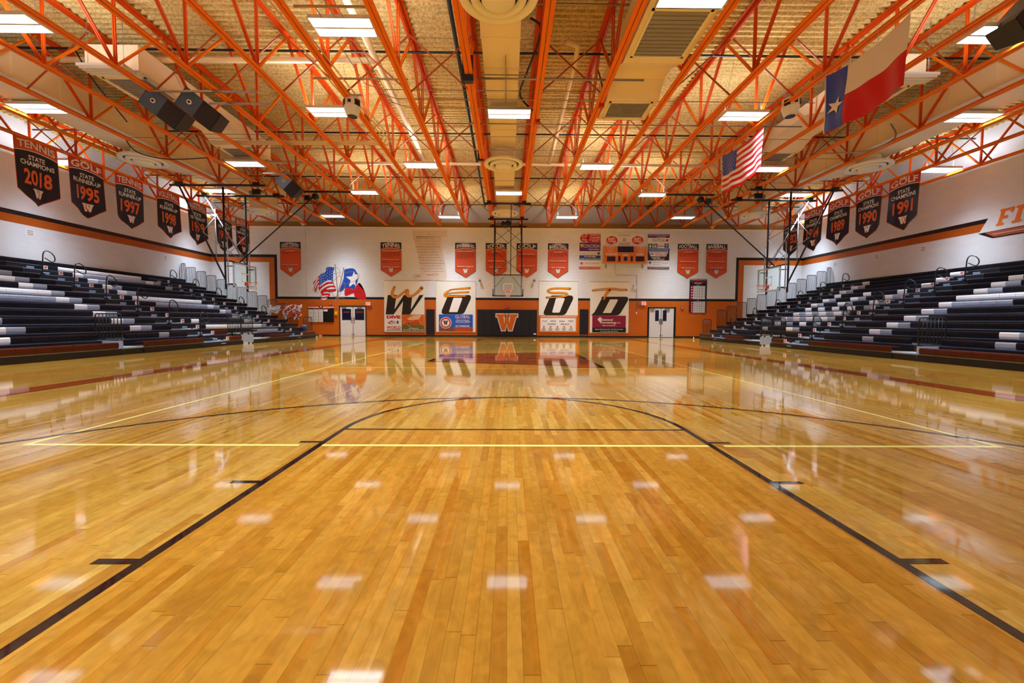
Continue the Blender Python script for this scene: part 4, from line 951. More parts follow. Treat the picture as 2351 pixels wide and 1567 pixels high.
# --- sponsor boards
f = F_(.05); f.S(1388.7, 537.6, 1478.2, 565.2, .03, PAPER); f.T('Proud Sponsor', 1420.5, 538.6, 1446, 542.6, INK, 1, 0, .2); f.T('GO', 1429.5, 547, 1437, 554.2, MAGE, 1); f.T('WARRIORS!', 1420, 556.2, 1446.6, 563.8, MAGE, 1, -.01)
for x in (1404.4, 1463.6):
    f.E(x, 551.5, 13, 9.4, RED, 1); f.E(x, 551.5, 12.1, 8.6, mat('logo_red', (220, 28, 30), .4), 2); f.T("Bush's", x - 8.5, 544.6, x + 7, 550.4, STARW, 3, .04, .1); f.T('Chicken', x - 10, 550.6, x + 9, 556, STARW, 3, .04, .1)
    f.Pg([(x + 4, 556.5), (x + 9, 555), (x + 7, 559), (x + 2, 560)], mat('logo_cream', (244, 214, 150), .4), 3)
fin(f, 'sponsor_sign', 'white sign reading GO WARRIORS between two red ovals on top of the scoreboard', 'sign')
SL = [('red sign with a round script logo and phone number', (1330, 537, 1378.8, 556.6)), ('purple sign with a gold crest', (1330, 557, 1378.6, 576.4)), ('white and blue sign with a blue heart', (1329.8, 577, 1378.6, 596.8)), ('white sign with a pink star', (1329.4, 597.2, 1378, 616.9))]
for k, (l, (x0, y0, x1, y1)) in enumerate(SL):
    f = F_(.035); f.S(x0, y0, x1, y1, .02, PAPER)
    if k == 0:
        f.R(1348, y0, x1, y1, RED, 1); f.E(1341, 546.6, 9.4, 9.2, RED, 1); f.T('Jenny', 1335, 539.4, 1347, 545.6, STARW, 2, 0, .1); f.T('Rhea', 1337, 547.2, 1347, 552.6, STARW, 2, 0, .1)
        f.T('JENNYRHEA.COM', 1354, 538, 1378, 542, STARW, 2); f.T('512-626-3309', 1355, 543.4, 1376.5, 547.6, STARW, 2); f.T('MATURE, SKI & GAME FUN', 1352, 549.6, 1378, 551.8, STARW, 2); f.T('SINCE ONLINE', 1359, 552.6, 1372, 554.6, STARW, 2)
    if k == 1:
        f.R(x0, y0, x1, y1, PURP, 1); f.T('CONCORDIA', 1339.6, 561, 1377, 568.2, STARW, 2, .0); f.T('TEXAS.EDU', 1350, 571, 1376, 574, STARW, 2); f.Pg([(1332, 559.6), (1339.4, 559.6), (1339.4, 565), (1335.7, 568.6), (1332, 565)], mat('crest_gold', (222, 170, 70), .4), 2)
    if k == 2:
        f.R(x0, 586.2, x1, y1, mat('strip_blue', (22, 70, 170), .4), 1); f.T('ArdenCourts', 1330.8, 578.6, 1368.6, 584.6, GREYP, 1, -.01); f.Pg([(1370.5, 579.8), (1373, 578.8), (1374.2, 580), (1375.4, 578.8), (1377.8, 579.8), (1377.4, 582), (1374.2, 585.4), (1371, 582)], BLUE, 1)
        f.T('512-918-2800', 1341, 587.4, 1367.6, 591, STARW, 2, .03); f.T('arden-courts.com/austin', 1331, 592.4, 1377.6, 595.8, STARW, 2, .02)
    if k == 3:
        f.Pg([wp_ for wp_ in [(1335 + 5.2 * math.sin(q * PI / 5) * (1 if q % 2 == 0 else .42), 604.4 - 5.2 * math.cos(q * PI / 5) * (1 if q % 2 == 0 else .42)) for q in range(10)]], mat('star_pink', (206, 96, 110), .4), 1)
        f.T('Texas Orthopedics', 1342, 602.2, 1377, 607.6, GREYP, 1, -.01); f.R(x0, 612, x1, y1, mat('strip_red', (212, 50, 66), .4), 1); f.T('www.txortho.com | 512-439-1002', 1330.4, 613, 1377, 616, STARW, 2)
    fin(f, 'sponsor_sign', l + ', left of the scoreboard', 'sign', 'sponsor signs left of the scoreboard')
SR = [('white sign with a purple band and a small eagle', (1487, 538, 1537.2, 558.4)), ('white sign with green, grey and blue squares', (1487, 558.8, 1536.8, 577.4)), ('black and white warriors support sign', (1486.6, 577.8, 1536, 597.6)), ('white sign with a bare tree', (1486.4, 598, 1535.6, 617.3))]
for k, (l, (x0, y0, x1, y1)) in enumerate(SR):
    f = F_(.035); f.S(x0, y0, x1, y1, .02, PAPER)
    if k == 0:
        f.R(x0, y0, x1, 545.8, PURP, 1); f.T('Round Rock Schools Pharmacy', 1490, 539, 1535, 542, STARW, 2); f.T('GO WARRIORS', 1508, 543, 1528, 545.2, STARW, 2); f.T('Law Offices of', 1497, 547.6, 1525, 550.4, GREYP, 1); f.T('ALLEN WILLIAMS', 1497, 551.2, 1526, 554.4, GREYP, 1); f.Pg([(1527, 550), (1534, 549), (1533, 555), (1529, 554)], RED, 1)
    if k == 1:
        f.R(1487.4, 559.4, 1498, 569.4, GREEN, 1); f.R(1499.2, 559.4, 1509.4, 569.4, GREYP, 1); f.R(1525, 559.2, 1535, 569, BLUE, 1); f.R(x0, 570.2, x1, y1, mat('strip_blue', (22, 70, 170), .4), 1)
        f.T('Lakeline Wellness Center', 1510.4, 561.6, 1524, 567, GREYP, 1); f.Pg([(1492.6, 561), (1495.6, 565), (1492.6, 568.6), (1489.6, 565)], STARW, 2); f.Pg([(1504, 561.5), (1507, 567.5), (1501, 567.5)], STARW, 2); f.R(1529.2, 561, 1530.8, 568, STARW, 2); f.R(1526.6, 562, 1533.4, 563.2, STARW, 2)
        f.T('Chiropractic, Functional Nutrition,', 1489, 571, 1534, 573.6, STARW, 2); f.T('Acupuncture & Family Counseling', 1489, 574.2, 1534, 576.6, STARW, 2)
    if k == 2:
        f.R(x0, 588.6, x1, y1, INK, 1); f.Pg([(x0, y0), (1489, y0), (1493, 588.6), (x0, 588.6)], INK, 1); f.Pg([(x1, y0), (1533.5, y0), (1529, 588.6), (x1, 588.6)], INK, 1)
        f.T('W', 1491, 579.4, 1501.6, 586.6, GREYP, 2); f.T('SUPPORT YOUR', 1503.4, 579.4, 1531, 582.6, GREYP, 1); f.T('WARRIORS', 1503.4, 583.6, 1531, 587.6, ORED, 1); f.T('ADVENTURE', 1495, 590, 1515, 593.4, STARW, 2, .03); f.T('DENTAL', 1517, 590, 1527, 593.4, RED, 2, .03); f.T('ORTHODONTICS', 1499, 594.2, 1525, 596.6, STARW, 2)
    if k == 3:
        f.T('Arboretum', 1499, 600, 1516.6, 603.6, GREYP, 1, -.01); f.T('& Service', 1499, 605, 1516, 608.8, GREYP, 1, -.01); f.T('St. Marys Brugh', 1519, 603, 1531.6, 606.6, GREYP, 1, -.01); f.R(1491.4, 603, 1492.2, 611, INK, 1); f.E(1491.8, 602.6, 3.6, 3.2, GREYP, 1, 9); f.R(x0, 612.6, x1, y1, mat('strip_purple', (96, 48, 104), .4), 1); f.T('Your community Assisted Living', 1489, 613.6, 1533, 616.2, STARW, 2)
    fin(f, 'sponsor_sign', l + ', right of the scoreboard', 'sign', 'sponsor signs right of the scoreboard')
# --- painted scroll
z = Q_(860, 500, .18504); f = F_(.006, .0012)
f.Pg(smooth(z([(490, 215), (500, 300), (525, 420), (552, 540), (566, 640), (566, 720), (560, 772), (860, 772), (890, 750), (893, 690), (880, 600), (858, 490), (835, 400), (818, 320), (808, 225)]), 3), PARCH, 1)
f.Pg(smooth(z([(472, 190), (480, 162), (510, 152), (880, 156), (900, 175), (898, 215), (885, 236), (520, 236), (500, 222), (488, 250), (478, 230)]), 3), PARCH, 2)
f.Pg(smooth(z([(475, 730), (482, 700), (510, 692), (566, 692), (566, 768), (500, 768), (480, 752)]), 3), PARCH, 2)
f.Pg(z([(520, 230), (885, 236), (520, 239)]), INKB, 3); f.Pg(z([(515, 715), (565, 715), (565, 728), (515, 728)]), PARCHD, 3); f.Pg(z([(600, 770), (870, 776), (500, 776)]), INKB, 3); f.Pg(z([(668, 158), (674, 180), (672, 234), (668, 234)]), PARCHD, 3)
for k, (t, x0, x1) in enumerate((('Westwood Alma Mater', 512, 740), ('Under wings of the West Warrior', 500, 765), ('and unvanquished loudly', 535, 762), ('the darkness of the National Merit is', 508, 812), ('protected by our oath', 540, 740), ('Onward against rise forward', 525, 775), ('to the cool earth turn light', 562, 795), ('With our voices, hearts and minds', 545, 812), ('pledge to Westwood high our light', 580, 838), ('We the honored of Undaunted Warriors', 555, 868), ('will never dim or bright', 600, 828), ('Loyal to this oath Alma Mater', 572, 855), ('All hail to orange and white', 610, 865))):
    y = 255 + k * 34; a = z([(x0, y + 12), (x1, y - 12)]); f.T(t, a[0][0], a[0][1] - 3.6, a[1][0], a[1][1] + 3.6, INKB, 3, .0, .25)
ribbon(f, z([(640, 695), (680, 712), (720, 700), (760, 692), (790, 702), (760, 714), (700, 705), (650, 712)]), [.3, .3, .3], INKB, 3)
fin(f, 'painted_scroll', 'painted parchment scroll with handwritten verse on the end wall', 'mural')
# --- painted crossed flags
z = Q_(700, 600, .06806); f = F_(.007, .0012)
f.Pg(smooth(z([(490, 480), (400, 590), (300, 680), (285, 760), (330, 850), (280, 890), (280, 990), (340, 1030), (440, 1060), (520, 1170), (540, 1250), (600, 1310), (740, 1300), (750, 1230), (860, 1130), (830, 1050), (1010, 1010), (1060, 960), (1010, 810), (950, 700), (940, 620), (700, 640), (560, 700)]), 3), FLAGR, 1)
f.Pg(smooth(z([(740, 200), (860, 185), (1000, 210), (955, 350), (940, 620), (800, 625), (640, 700), (500, 790), (490, 480), (600, 400), (700, 350), (715, 260)]), 3), mat('mural_blue', (20, 76, 178), .5), 3)
def stripe(pts, w_): ribbon(f, z(pts), w_, STARW, 2)
stripe([(940, 660), (760, 660), (620, 740), (500, 840)], [2.4, 2.4, 2, 1.2]); stripe([(985, 780), (800, 790), (640, 870), (540, 960), (520, 1020)], [2.0, 2.2, 2.0, 1.6, 1.2]); stripe([(1030, 900), (880, 900), (740, 930)], [1.6, 2.2, 1.2])
stripe([(650, 1060), (780, 1050), (840, 1080)], [1.6, 1.4, .8]); stripe([(540, 1170), (650, 1170), (780, 1150)], [1.2, 1.8, 1]); stripe([(560, 1270), (660, 1270), (735, 1250)], [1.2, 2, 1.2])
for a in ([(470, 560), (400, 640), (340, 740), (310, 800)], [(480, 670), (420, 730), (360, 860), (390, 990)], [(460, 800), (440, 900), (500, 1050), (560, 1120)], [(300, 900), (310, 1010)], [(360, 920), (380, 1030)], [(420, 960), (450, 1060), (540, 1150)]): stripe(a, [1.2, 1.4, 1.2])
for (x, y) in ((780, 235), (850, 262), (940, 225), (770, 300), (925, 325), (840, 350), (755, 390), (910, 405), (840, 440), (705, 450), (660, 400), (610, 430), (560, 460), (520, 488), (615, 490), (655, 470), (565, 525), (520, 550), (615, 565), (690, 555), (755, 495), (905, 497), (838, 543), (765, 592), (905, 588), (570, 592), (520, 615), (570, 645), (650, 638), (520, 680), (570, 700), (522, 745)):
    q = z([(x, y)])[0]; f.Pg([(q[0] + 1.3 * math.sin(i * PI / 5) * (1 if i % 2 == 0 else .5), q[1] - 1.3 * math.cos(i * PI / 5) * (1 if i % 2 == 0 else .5)) for i in range(10)], STARW, 4)
f.Pg(smooth(z([(1330, 290), (1450, 245), (1560, 228), (1680, 260), (1760, 390), (1800, 560), (1760, 720), (1700, 850), (1640, 940), (1560, 905), (1360, 900), (1280, 980), (1160, 1000), (1240, 760), (1310, 560)]), 3), mat('mural_blue', (20, 76, 178), .5), 3)
f.Pg(smooth(z([(1800, 450), (1900, 470), (1945, 590), (1990, 750), (2025, 1000), (1900, 880), (1790, 740), (1810, 600)]), 3), STARW, 2)
f.Pg(smooth(z([(1370, 905), (1560, 905), (1640, 945), (1790, 750), (1880, 750), (2020, 1010), (2060, 1270), (1800, 1250), (1680, 1180), (1640, 1070), (1440, 1150), (1350, 1150), (1340, 1010)]), 3), FLAGR, 2)
f.Pg(z([(1655, 330), (1690, 430), (1770, 440), (1790, 560), (1700, 640), (1720, 830), (1640, 750), (1520, 845), (1490, 820), (1545, 640), (1390, 515), (1600, 500)]), STARW, 4)
for a in ([(1640, 950), (1600, 1030), (1500, 1060), (1360, 1030)], [(1660, 1040), (1780, 1030), (1860, 1040)], [(1830, 800), (1820, 930), (1870, 1030)]): ribbon(f, z(a), [.3, .5, .3], mat('mural_dark_red', (130, 14, 36), .5), 4)
for a in ([(1018, 110), (1050, 400), (1090, 830), (1130, 1340)], [(1315, 215), (1250, 500), (1170, 850), (1020, 1370)]): ribbon(f, z(a), [.9, 1.0, 1.0, 1.0], ROPE, 5)
for p in ((1018, 118), (1310, 222)): q = z([p])[0]; f.E(q[0], q[1], 1.5, 1.5, ROPE, 6, 10)
for a in ([(960, 410), (1090, 400), (1180, 330), (1130, 220), (1040, 200)], [(960, 650), (1080, 560), (1180, 440), (1200, 340)], [(1330, 390), (1500, 350), (1700, 350), (1830, 450), (1800, 590), (1600, 690), (1260, 770)], [(1160, 440), (1250, 610), (1360, 780), (1300, 930), (1190, 1010)], [(940, 960), (930, 1060), (1000, 1160), (1130, 1150), (1210, 1020), (1180, 900)], [(1130, 1210), (1250, 1220), (1350, 1260)], [(1130, 1240), (1200, 1350)]): ribbon(f, z(a), [.35, .35, .35], ROPE, 7)
fin(f, 'painted_flags', 'painted crossed American and lone star flags tied with rope on the end wall', 'mural')
# ================================================================== DOORS AND WALL DEVICES
def fbox(m_, x0, y0, x1, y1, d0, d1, mt):
    u0, v1 = wp(x0, y0); u1, v0 = wp(x1, y1); m_.box(u0, u1, WY - d1, WY - d0, max(v0, 0.004), v1, mt)
for n, (fr, lv, split, wins, plates) in enumerate((((779.2, 701.2, 841.4, 771), (781.7, 703.6, 839.8, 771), 811, ((786, 709, 806.4, 733.8), (815.6, 709, 836.4, 733.8)), ((806.6, 727.5, 809, 741), (812.4, 727.5, 814.8, 741))),
        ((1487.3, 704.8, 1549.6, 774), (1489, 707.2, 1546.9, 774), 1516.8, ((1504.3, 712, 1511.5, 736.2), (1521.8, 712, 1529.2, 736.2)), ((1512.8, 731.6, 1516, 743.8), (1517.8, 731.6, 1521, 743.8)))), 1):
    m_ = MB(); fbox(m_, fr[0], fr[1], lv[0], fr[3], 0, .06, INK); fbox(m_, lv[2], fr[1], fr[2], fr[3], 0, .06, INK); fbox(m_, fr[0], fr[1], fr[2], lv[1], 0, .06, INK)
    d = struct('door_%d' % n, m_)
    for k in (0, 1):
        a, c = (lv[0], split - .2) if k == 0 else (split + .2, lv[2])
        m_ = MB(); fbox(m_, a, lv[1], c, lv[3], .01, .04, DOORW); lf = m_.build('door_leaf', d)
        m_ = MB(); w_ = wins[k]; fbox(m_, w_[0] - .6, w_[1] - .6, w_[2] + .6, w_[3] + .6, .04, .046, GREYP); fbox(m_, *w_, .046, .05, DARKG)
        if n == 1: fbox(m_, w_[0] + 3, w_[1] + 5, w_[2] - 3, w_[1] + 9, .05, .052, mat('glass_red_glow', (120, 30, 34), .4)); 
        m_.build('window_pane', lf)
        m_ = MB(); fbox(m_, *plates[k], .04, .06, GREYP); m_.build('push_plate', lf)
        m_ = MB(); fbox(m_, a + (4 if k == 0 else 9), lv[1] + .4, a + (14 if k == 0 else 20), lv[1] + 2.8, .04, .12, GALV); m_.build('door_closer', lf)
        m_ = MB(); x = split - 2.6 if k == 0 else split + 2.2; fbox(m_, x, lv[3] - 6, x + .7, lv[3] - 2, .04, .07, INK); m_.build('door_stop', lf)
def device(name, x0, y0, x1, y1, d, mt, lab, cat, extra=None):
    m_ = MB(); fbox(m_, x0, y0, x1, y1, 0, d, mt); o = m_.build(name); tag(o, lab, cat)
    if extra:
        for nm, (a, b_, c, e, m2) in extra.items(): q = MB(); fbox(q, a, b_, c, e, d, d + .02, m2); q.build(nm, o)
    return o
EXITR = mat('exit_red_glow', (255, 70, 60), .4, emit=1.2)
for x0, y0, x1, y1, l in ((841, 693.4, 851.4, 700.6, 'left'), (1471.7, 692, 1482, 700.4, 'right')):
    o = device('exit_sign', x0, y0, x1, y1, .12, PAPER, 'small lit red and white EXIT sign by the %s double door' % l, 'exit sign')
    f = F_(.125); f.T('EXIT', x0 + 1.6, y0 + 1.4, x1 - 1.6, y1 - 1.4, EXITR, 1, .04); f.mb.build('lettering', o)
device('alarm_horn', 1465.6, 694, 1469.8, 699.6, .10, GREYP, 'grey round alarm horn beside the right exit sign', 'alarm')
for x0, y0, l in ((757.2, 695, 'above the left notice board'), (1158.8, 702.4, 'above the wide black wall pad'), (1562.6, 704.6, 'right of the right double door')):
    device('fire_alarm', x0, y0, x0 + 5.6, y0 + 5, .08, RED, 'red fire alarm strobe ' + l, 'fire alarm', {'strobe_lens': (x0 + 1.8, y0 + 1.6, x0 + 3.8, y0 + 3.4, PAPER)})
device('switch_box', 1165.4, 702.6, 1169.6, 706.4, .06, GREYP, 'small grey switch box next to the middle fire alarm', 'switch box')
device('defibrillator_box', 768.9, 714.6, 775.8, 723, .08, YELL, 'small yellow wall box left of the left double door', 'wall box', {'cover': (770.6, 716.6, 774, 721, mat('yellow_cover', (246, 206, 60), .4))})
for x, l in ((1101.6, 'left of the far basket'), (1226.4, 'right of the far basket')):
    o = empty('security_camera', tuple(at(x, 642.6, Y=WY - .15)), 'tiny grey security camera on the wall ' + l, 'camera'); p = at(x, 642.6, Y=WY)
    m_ = MB(); m_.lathe([(.0, -.16), (.08, -.12), (.08, .02), (0, .04)], (p.x, WY - .16, p.z), GREYP, 12); m_.build('dome', o)
    m_ = MB(); m_.box(p.x - .03, p.x + .03, WY - .16, WY, p.z, p.z + .05, GREYP); m_.build('bracket', o)
device('wall_box', 1454.4, 655.6, 1460.6, 664, .1, PAPER, 'small white box with side lamps on the wall right of the scoreboard', 'wall box', {'lamp_head': (1451.6, 654.8, 1454.4, 657.4, GREYP)})
device('outlet_box', 1459.6, 715.6, 1462, 720.6, .06, PAPER, 'small white outlet box at the foot of the scoreboard conduit', 'outlet')
m_ = MB(); pts = [wp(*p) for p in ((1412, 605.6), (1411.6, 616), (1413.6, 630.4), (1461.6, 631.4), (1461.4, 717))]; m_.tube([(a, WY - .03, b_) for a, b_ in pts], .014, CONDUIT, 6); tag(m_.build('wall_conduit'), 'thin grey conduit bending down the wall from the scoreboard', 'conduit')
m_ = MB(); m_.tube([(wp(701.5, 530)[0], WY - .015, wp(701.5, 519)[1] - .1), (wp(701.5, 530)[0], WY - .015, wp(701.5, 681)[1])], .012, WHITE, 6); tag(m_.build('wall_conduit'), 'white painted conduit down the wall right of the cross country banner', 'conduit')
# notice board
u0, v1 = wp(708.6, 701.4); u1, v0 = wp(767.2, 739.4); m_ = MB(); m_.box(u0, u1, WY - .05, WY - .008, v0, v1, INK); o = m_.build('notice_board'); tag(o, 'black notice board with three columns of white sheets by the bleacher end', 'notice board')
f = F_(.052); f.R(708.6, 701.4, 767.2, 704.2, ORANGE, 1); f.Pg([(708.6, 704.2), (730, 704.2), (738, 705.6), (745, 704.2), (767.2, 704.2), (767.2, 706.4), (708.6, 706.4)], PAPER, 1); f.E(737.6, 704, 5, 2.6, INK, 2); f.W(*wp(735.4, 705.6), *wp(739.8, 702.4), PAPER, 3); f.T('WESTWOOD ATHLETICS', 719, 706.8, 757, 708.9, ORED, 1, .03); f.mb.build('header', o)
for k in range(3):
    f = F_(.054); a = 709.6 + k * 11.3; f.R(a, 709.8, a + 9.8, 738.6, PAPER, 1)
    for r in range(14): f.R(a + .8, 711.4 + r * 1.9, a + 9 - (r * 7 % 4), 711.9 + r * 1.9, mat('grey_lines', (150, 150, 168), .5), 2)
    f.mb.build('pinned_sheet', o)
f = F_(.054); f.R(743.6, 710, 753, 714.4, PAPER, 1); f.mb.build('pinned_sheet', o)
# record board
u0, v1 = wp(1583.5, 640.3); u1, v0 = wp(1620.4, 717.6); m_ = MB(); m_.box(u0, u1, WY - .05, WY, v0, v1, INK); o = m_.build('record_board'); tag(o, 'tall black record board with two blocks of white rows and red numbers', 'record board')
f = F_(.052); f.R(1583.5, 640.3, 1620.4, 642, ORED, 1); f.R(1583.5, 642.2, 1620.4, 642.8, PAPER, 1); f.W(*wp(1600, 645.4), *wp(1604.6, 641.4), ORED, 2); f.T('WESTWOOD VOLLEYBALL', 1585.5, 646.4, 1619, 648.6, ORED, 1, .03); f.T('RECORDS', 1593.5, 649.2, 1610.5, 651, PAPER, 1, .03); f.T('MATCH', 1599, 653.8, 1605, 655, PAPER, 1); f.T('SET', 1599.6, 689, 1604, 690.2, PAPER, 1); f.mb.build('header', o)
for b0, n in ((656, 5), (691.6, 6)):
    f = F_(.052); hh = 6.05 if n == 5 else 4.25
    f.R(1584.4, b0, 1590, b0 + hh * n, RED, 1); f.R(1590.2, b0, 1618.4, b0 + hh * n, PAPER, 1)
    for r in range(n):
        f.R(1584.4, b0 + r * hh - .25, 1618.4, b0 + r * hh + .25, INK, 2); f.R(1585.8, b0 + r * hh + hh * .35, 1588.8, b0 + r * hh + hh * .65, PAPER, 2)
        for q in range(5): f.R(1592 + q * 5.4, b0 + r * hh + hh * .4, 1595.4 + q * 5.4, b0 + r * hh + hh * .62, mat('grey_lines', (150, 150, 168), .5), 3)
    for q in range(4): f.R(1594.6 + q * 5.4, b0, 1595 + q * 5.4, b0 + hh * n, INK, 4)
    f.mb.build('record_table', o)
# small white notices on the side walls, right-hand lettering
for s, ys_ in ((-1, (18.55, 25.7)), (1, (20.95, 23.6, 26.6))):
    for k, y in enumerate(ys_):
        P = (lambda s: (lambda u, v, h: Vector((s * (HX - .008 - h), u, v))))(s)
        f = Flat(P, .003); f.rect(y - .17, 4.80, y + .17, 5.08, PAPER, 0)
        for r in range(3): f.rect(y - .12, 5.0 - r * .08, y + .12, 5.03 - r * .08, GREYP, 1)
        tag(f.mb.build('wall_notice'), 'small white notice under the stripe of the %s wall, %s from the end wall' % ('left' if s < 0 else 'right', ordn[len(ys_) - 1 - k]), 'notice')
f = Flat(lambda u, v, h: Vector((HX - .006 - h, u, v)), .003)
FT = mat('wordmark_orange', (232, 122, 36), .45); FE = mat('wordmark_pale', (226, 150, 130), .5)
def slabtext(y0, glyph):                     # italic slab letters, reading towards the camera (Y falls)
    H0, H1, w_ = 5.38, 6.06, .54
    G = {'F': [(0, 0), (.50, 0), (.50, .14), (.34, .14), (.34, .38), (.62, .38), (.62, .56), (.34, .56), (.34, .84), (.74, .84), (.74, .70), (.92, .70), (.92, 1), (0, 1), (0, .86), (.08, .86), (.08, .14), (0, .14)],
         'I': [(0, 0), (.6, 0), (.6, .14), (.45, .14), (.45, .86), (.6, .86), (.6, 1), (0, 1), (0, .86), (.15, .86), (.15, .14), (0, .14)],
         'G': [(.25, 0), (.9, 0), (.9, .5), (.5, .5), (.5, .36), (.62, .36), (.62, .16), (.35, .16), (.28, .26), (.28, .74), (.35, .84), (.62, .84), (.62, .68), (.9, .68), (.9, 1), (.22, 1), (0, .8), (0, .2)],
         'H': [(0, 0), (.42, 0), (.42, .14), (.34, .14), (.34, .42), (.62, .42), (.62, .14), (.54, .14), (.54, 0), (.96, 0), (.96, .14), (.88, .14), (.88, .86), (.96, .86), (.96, 1), (.54, 1), (.54, .86), (.62, .86), (.62, .58), (.34, .58), (.34, .86), (.42, .86), (.42, 1), (0, 1), (0, .86), (.08, .86), (.08, .14), (0, .14)],
         'T': [(.28, 0), (.72, 0), (.72, .14), (.63, .14), (.63, .84), (.78, .84), (.78, .66), (1, .66), (1, 1), (0, 1), (0, .66), (.22, .66), (.22, .84), (.37, .84), (.37, .14), (.28, .14)]}[glyph]
    pts = [(y0 - w_ * a - .16 * c, H0 + (H1 - H0) * c) for a, c in G]
    f.poly(offset_poly(pts, -.025), FE, 1); f.poly(pts, FT, 2)
for k, ch in enumerate('FIGHT'): slabtext((17.86, 17.30, 16.86, 16.26, 15.68)[k], ch)
f.poly([(18.52, 5.19), (17.95, 4.88), (12.0, 4.86), (12.0, 5.22)], INK, 1); f.poly([(18.25, 5.17), (17.9, 4.93), (12.05, 4.91), (12.05, 5.17)], mat('swoosh_brown', (168, 86, 58), .5), 2); f.poly([(18.0, 5.07), (17.9, 5.03), (12.1, 5.03), (12.1, 5.08)], mat('swoosh_pale', (206, 160, 160), .5), 3)
tag(f.mb.build('painted_wordmark'), 'orange slanted painted word over a pointed brown bar on the right wall', 'wall lettering')

# ================================================================== BLEACHERS
XF0, RD, RISE, S0 = 12.4, .65, .255, .405
G2 = [18.2 + .4636 * k for k in range(12)]; G3 = [24.7 + .42 * k for k in range(6)]; G1 = [16.77 - .457 * k for k in range(26)]
# colour of each seat module; S2 listed from Y=18.2 upwards, S1 from Y=16.77 towards the camera
L2 = {13: 'ddddddddddd', 12: 'dwwwwwwwwwd', 11: 'dwgggggggwg', 10: 'dwgdddddddg', 9: 'dwgdddddddd', 8: 'dwgdddddddd', 7: 'dwwwwwwwwwd', 6: 'ddgggggggwg', 5: 'dddddddddwg', 4: 'dddddddddwg', 3: 'dwdddddddwg', 2: 'dwwwwwwwwwg', 1: 'rr....ggggg', 0: 'rr.....rrrr'}
R2 = {13: 'ddddddddddd', 12: 'wdddddddddw', 11: 'wddddddddgw', 10: 'wddddddddgw', 9: 'dwdddwdddwd', 8: 'gwddgwddgwd', 7: 'gwddgwddgwd', 6: 'gdwdwdwdwdd', 5: 'dgwgwgwgwdd', 4: 'dgwgwgwgwdd', 3: 'dgdwdgdwddd', 2: 'ddgwdddwddd', 1: 'dd.....dddd', 0: 'rr.....rrrr'}
L1 = {12: 'dd', 11: 'dd', 10: 'ddgw', 9: 'ddgw', 8: 'ddgw', 7: 'ddgwwwwww', 6: 'ddgwgggg', 5: 'ddgw', 4: 'ddgw', 3: 'ddgwdddddddg', 2: 'ddgwdddddddgw', 1: 'ddgddd..dddddw', 0: 'rrrrrr..'}
R1 = {12: 'dd', 11: 'ddd', 10: 'dddw', 9: 'dddwg', 8: 'dddwg', 7: 'dddwwwwww', 6: 'dddwgggg', 5: 'dddwg', 4: 'dddwg', 3: 'dddwg', 2: 'dddwgdddddddwg', 1: 'ddddgddd..dddg', 0: 'rrrrrrrr..'}
SM = {'d': SEATD, 'w': SEATW, 'g': SEATG, 'r': SEATR}
PROT = {}
def seat_mesh(key, ln):
    k = (key, ln)
    if k in PROT: return PROT[k]
    b = MB(); mt = SM[key]; g = .004; h = ln / 2 - g
    pr = [(0, -.185), (-.022, -.12), (-.022, -.04), (-.008, -.004), (.02, 0), (.30, -.012), (.31, -.04), (.02, -.04), (.02, -.185)]
    b.prism([(x, -h, z) for x, z in pr], (0, 2 * h, 0), mt)
    PROT[k] = b.mesh('seat_module', (0, 0, 0)); return PROT[k]
SIDEN = {-1: 'left', 1: 'right'}
def rowname(i): return 'front row' if i == 0 else ('top row' if i == 13 else '%s row up' % ordn[i])
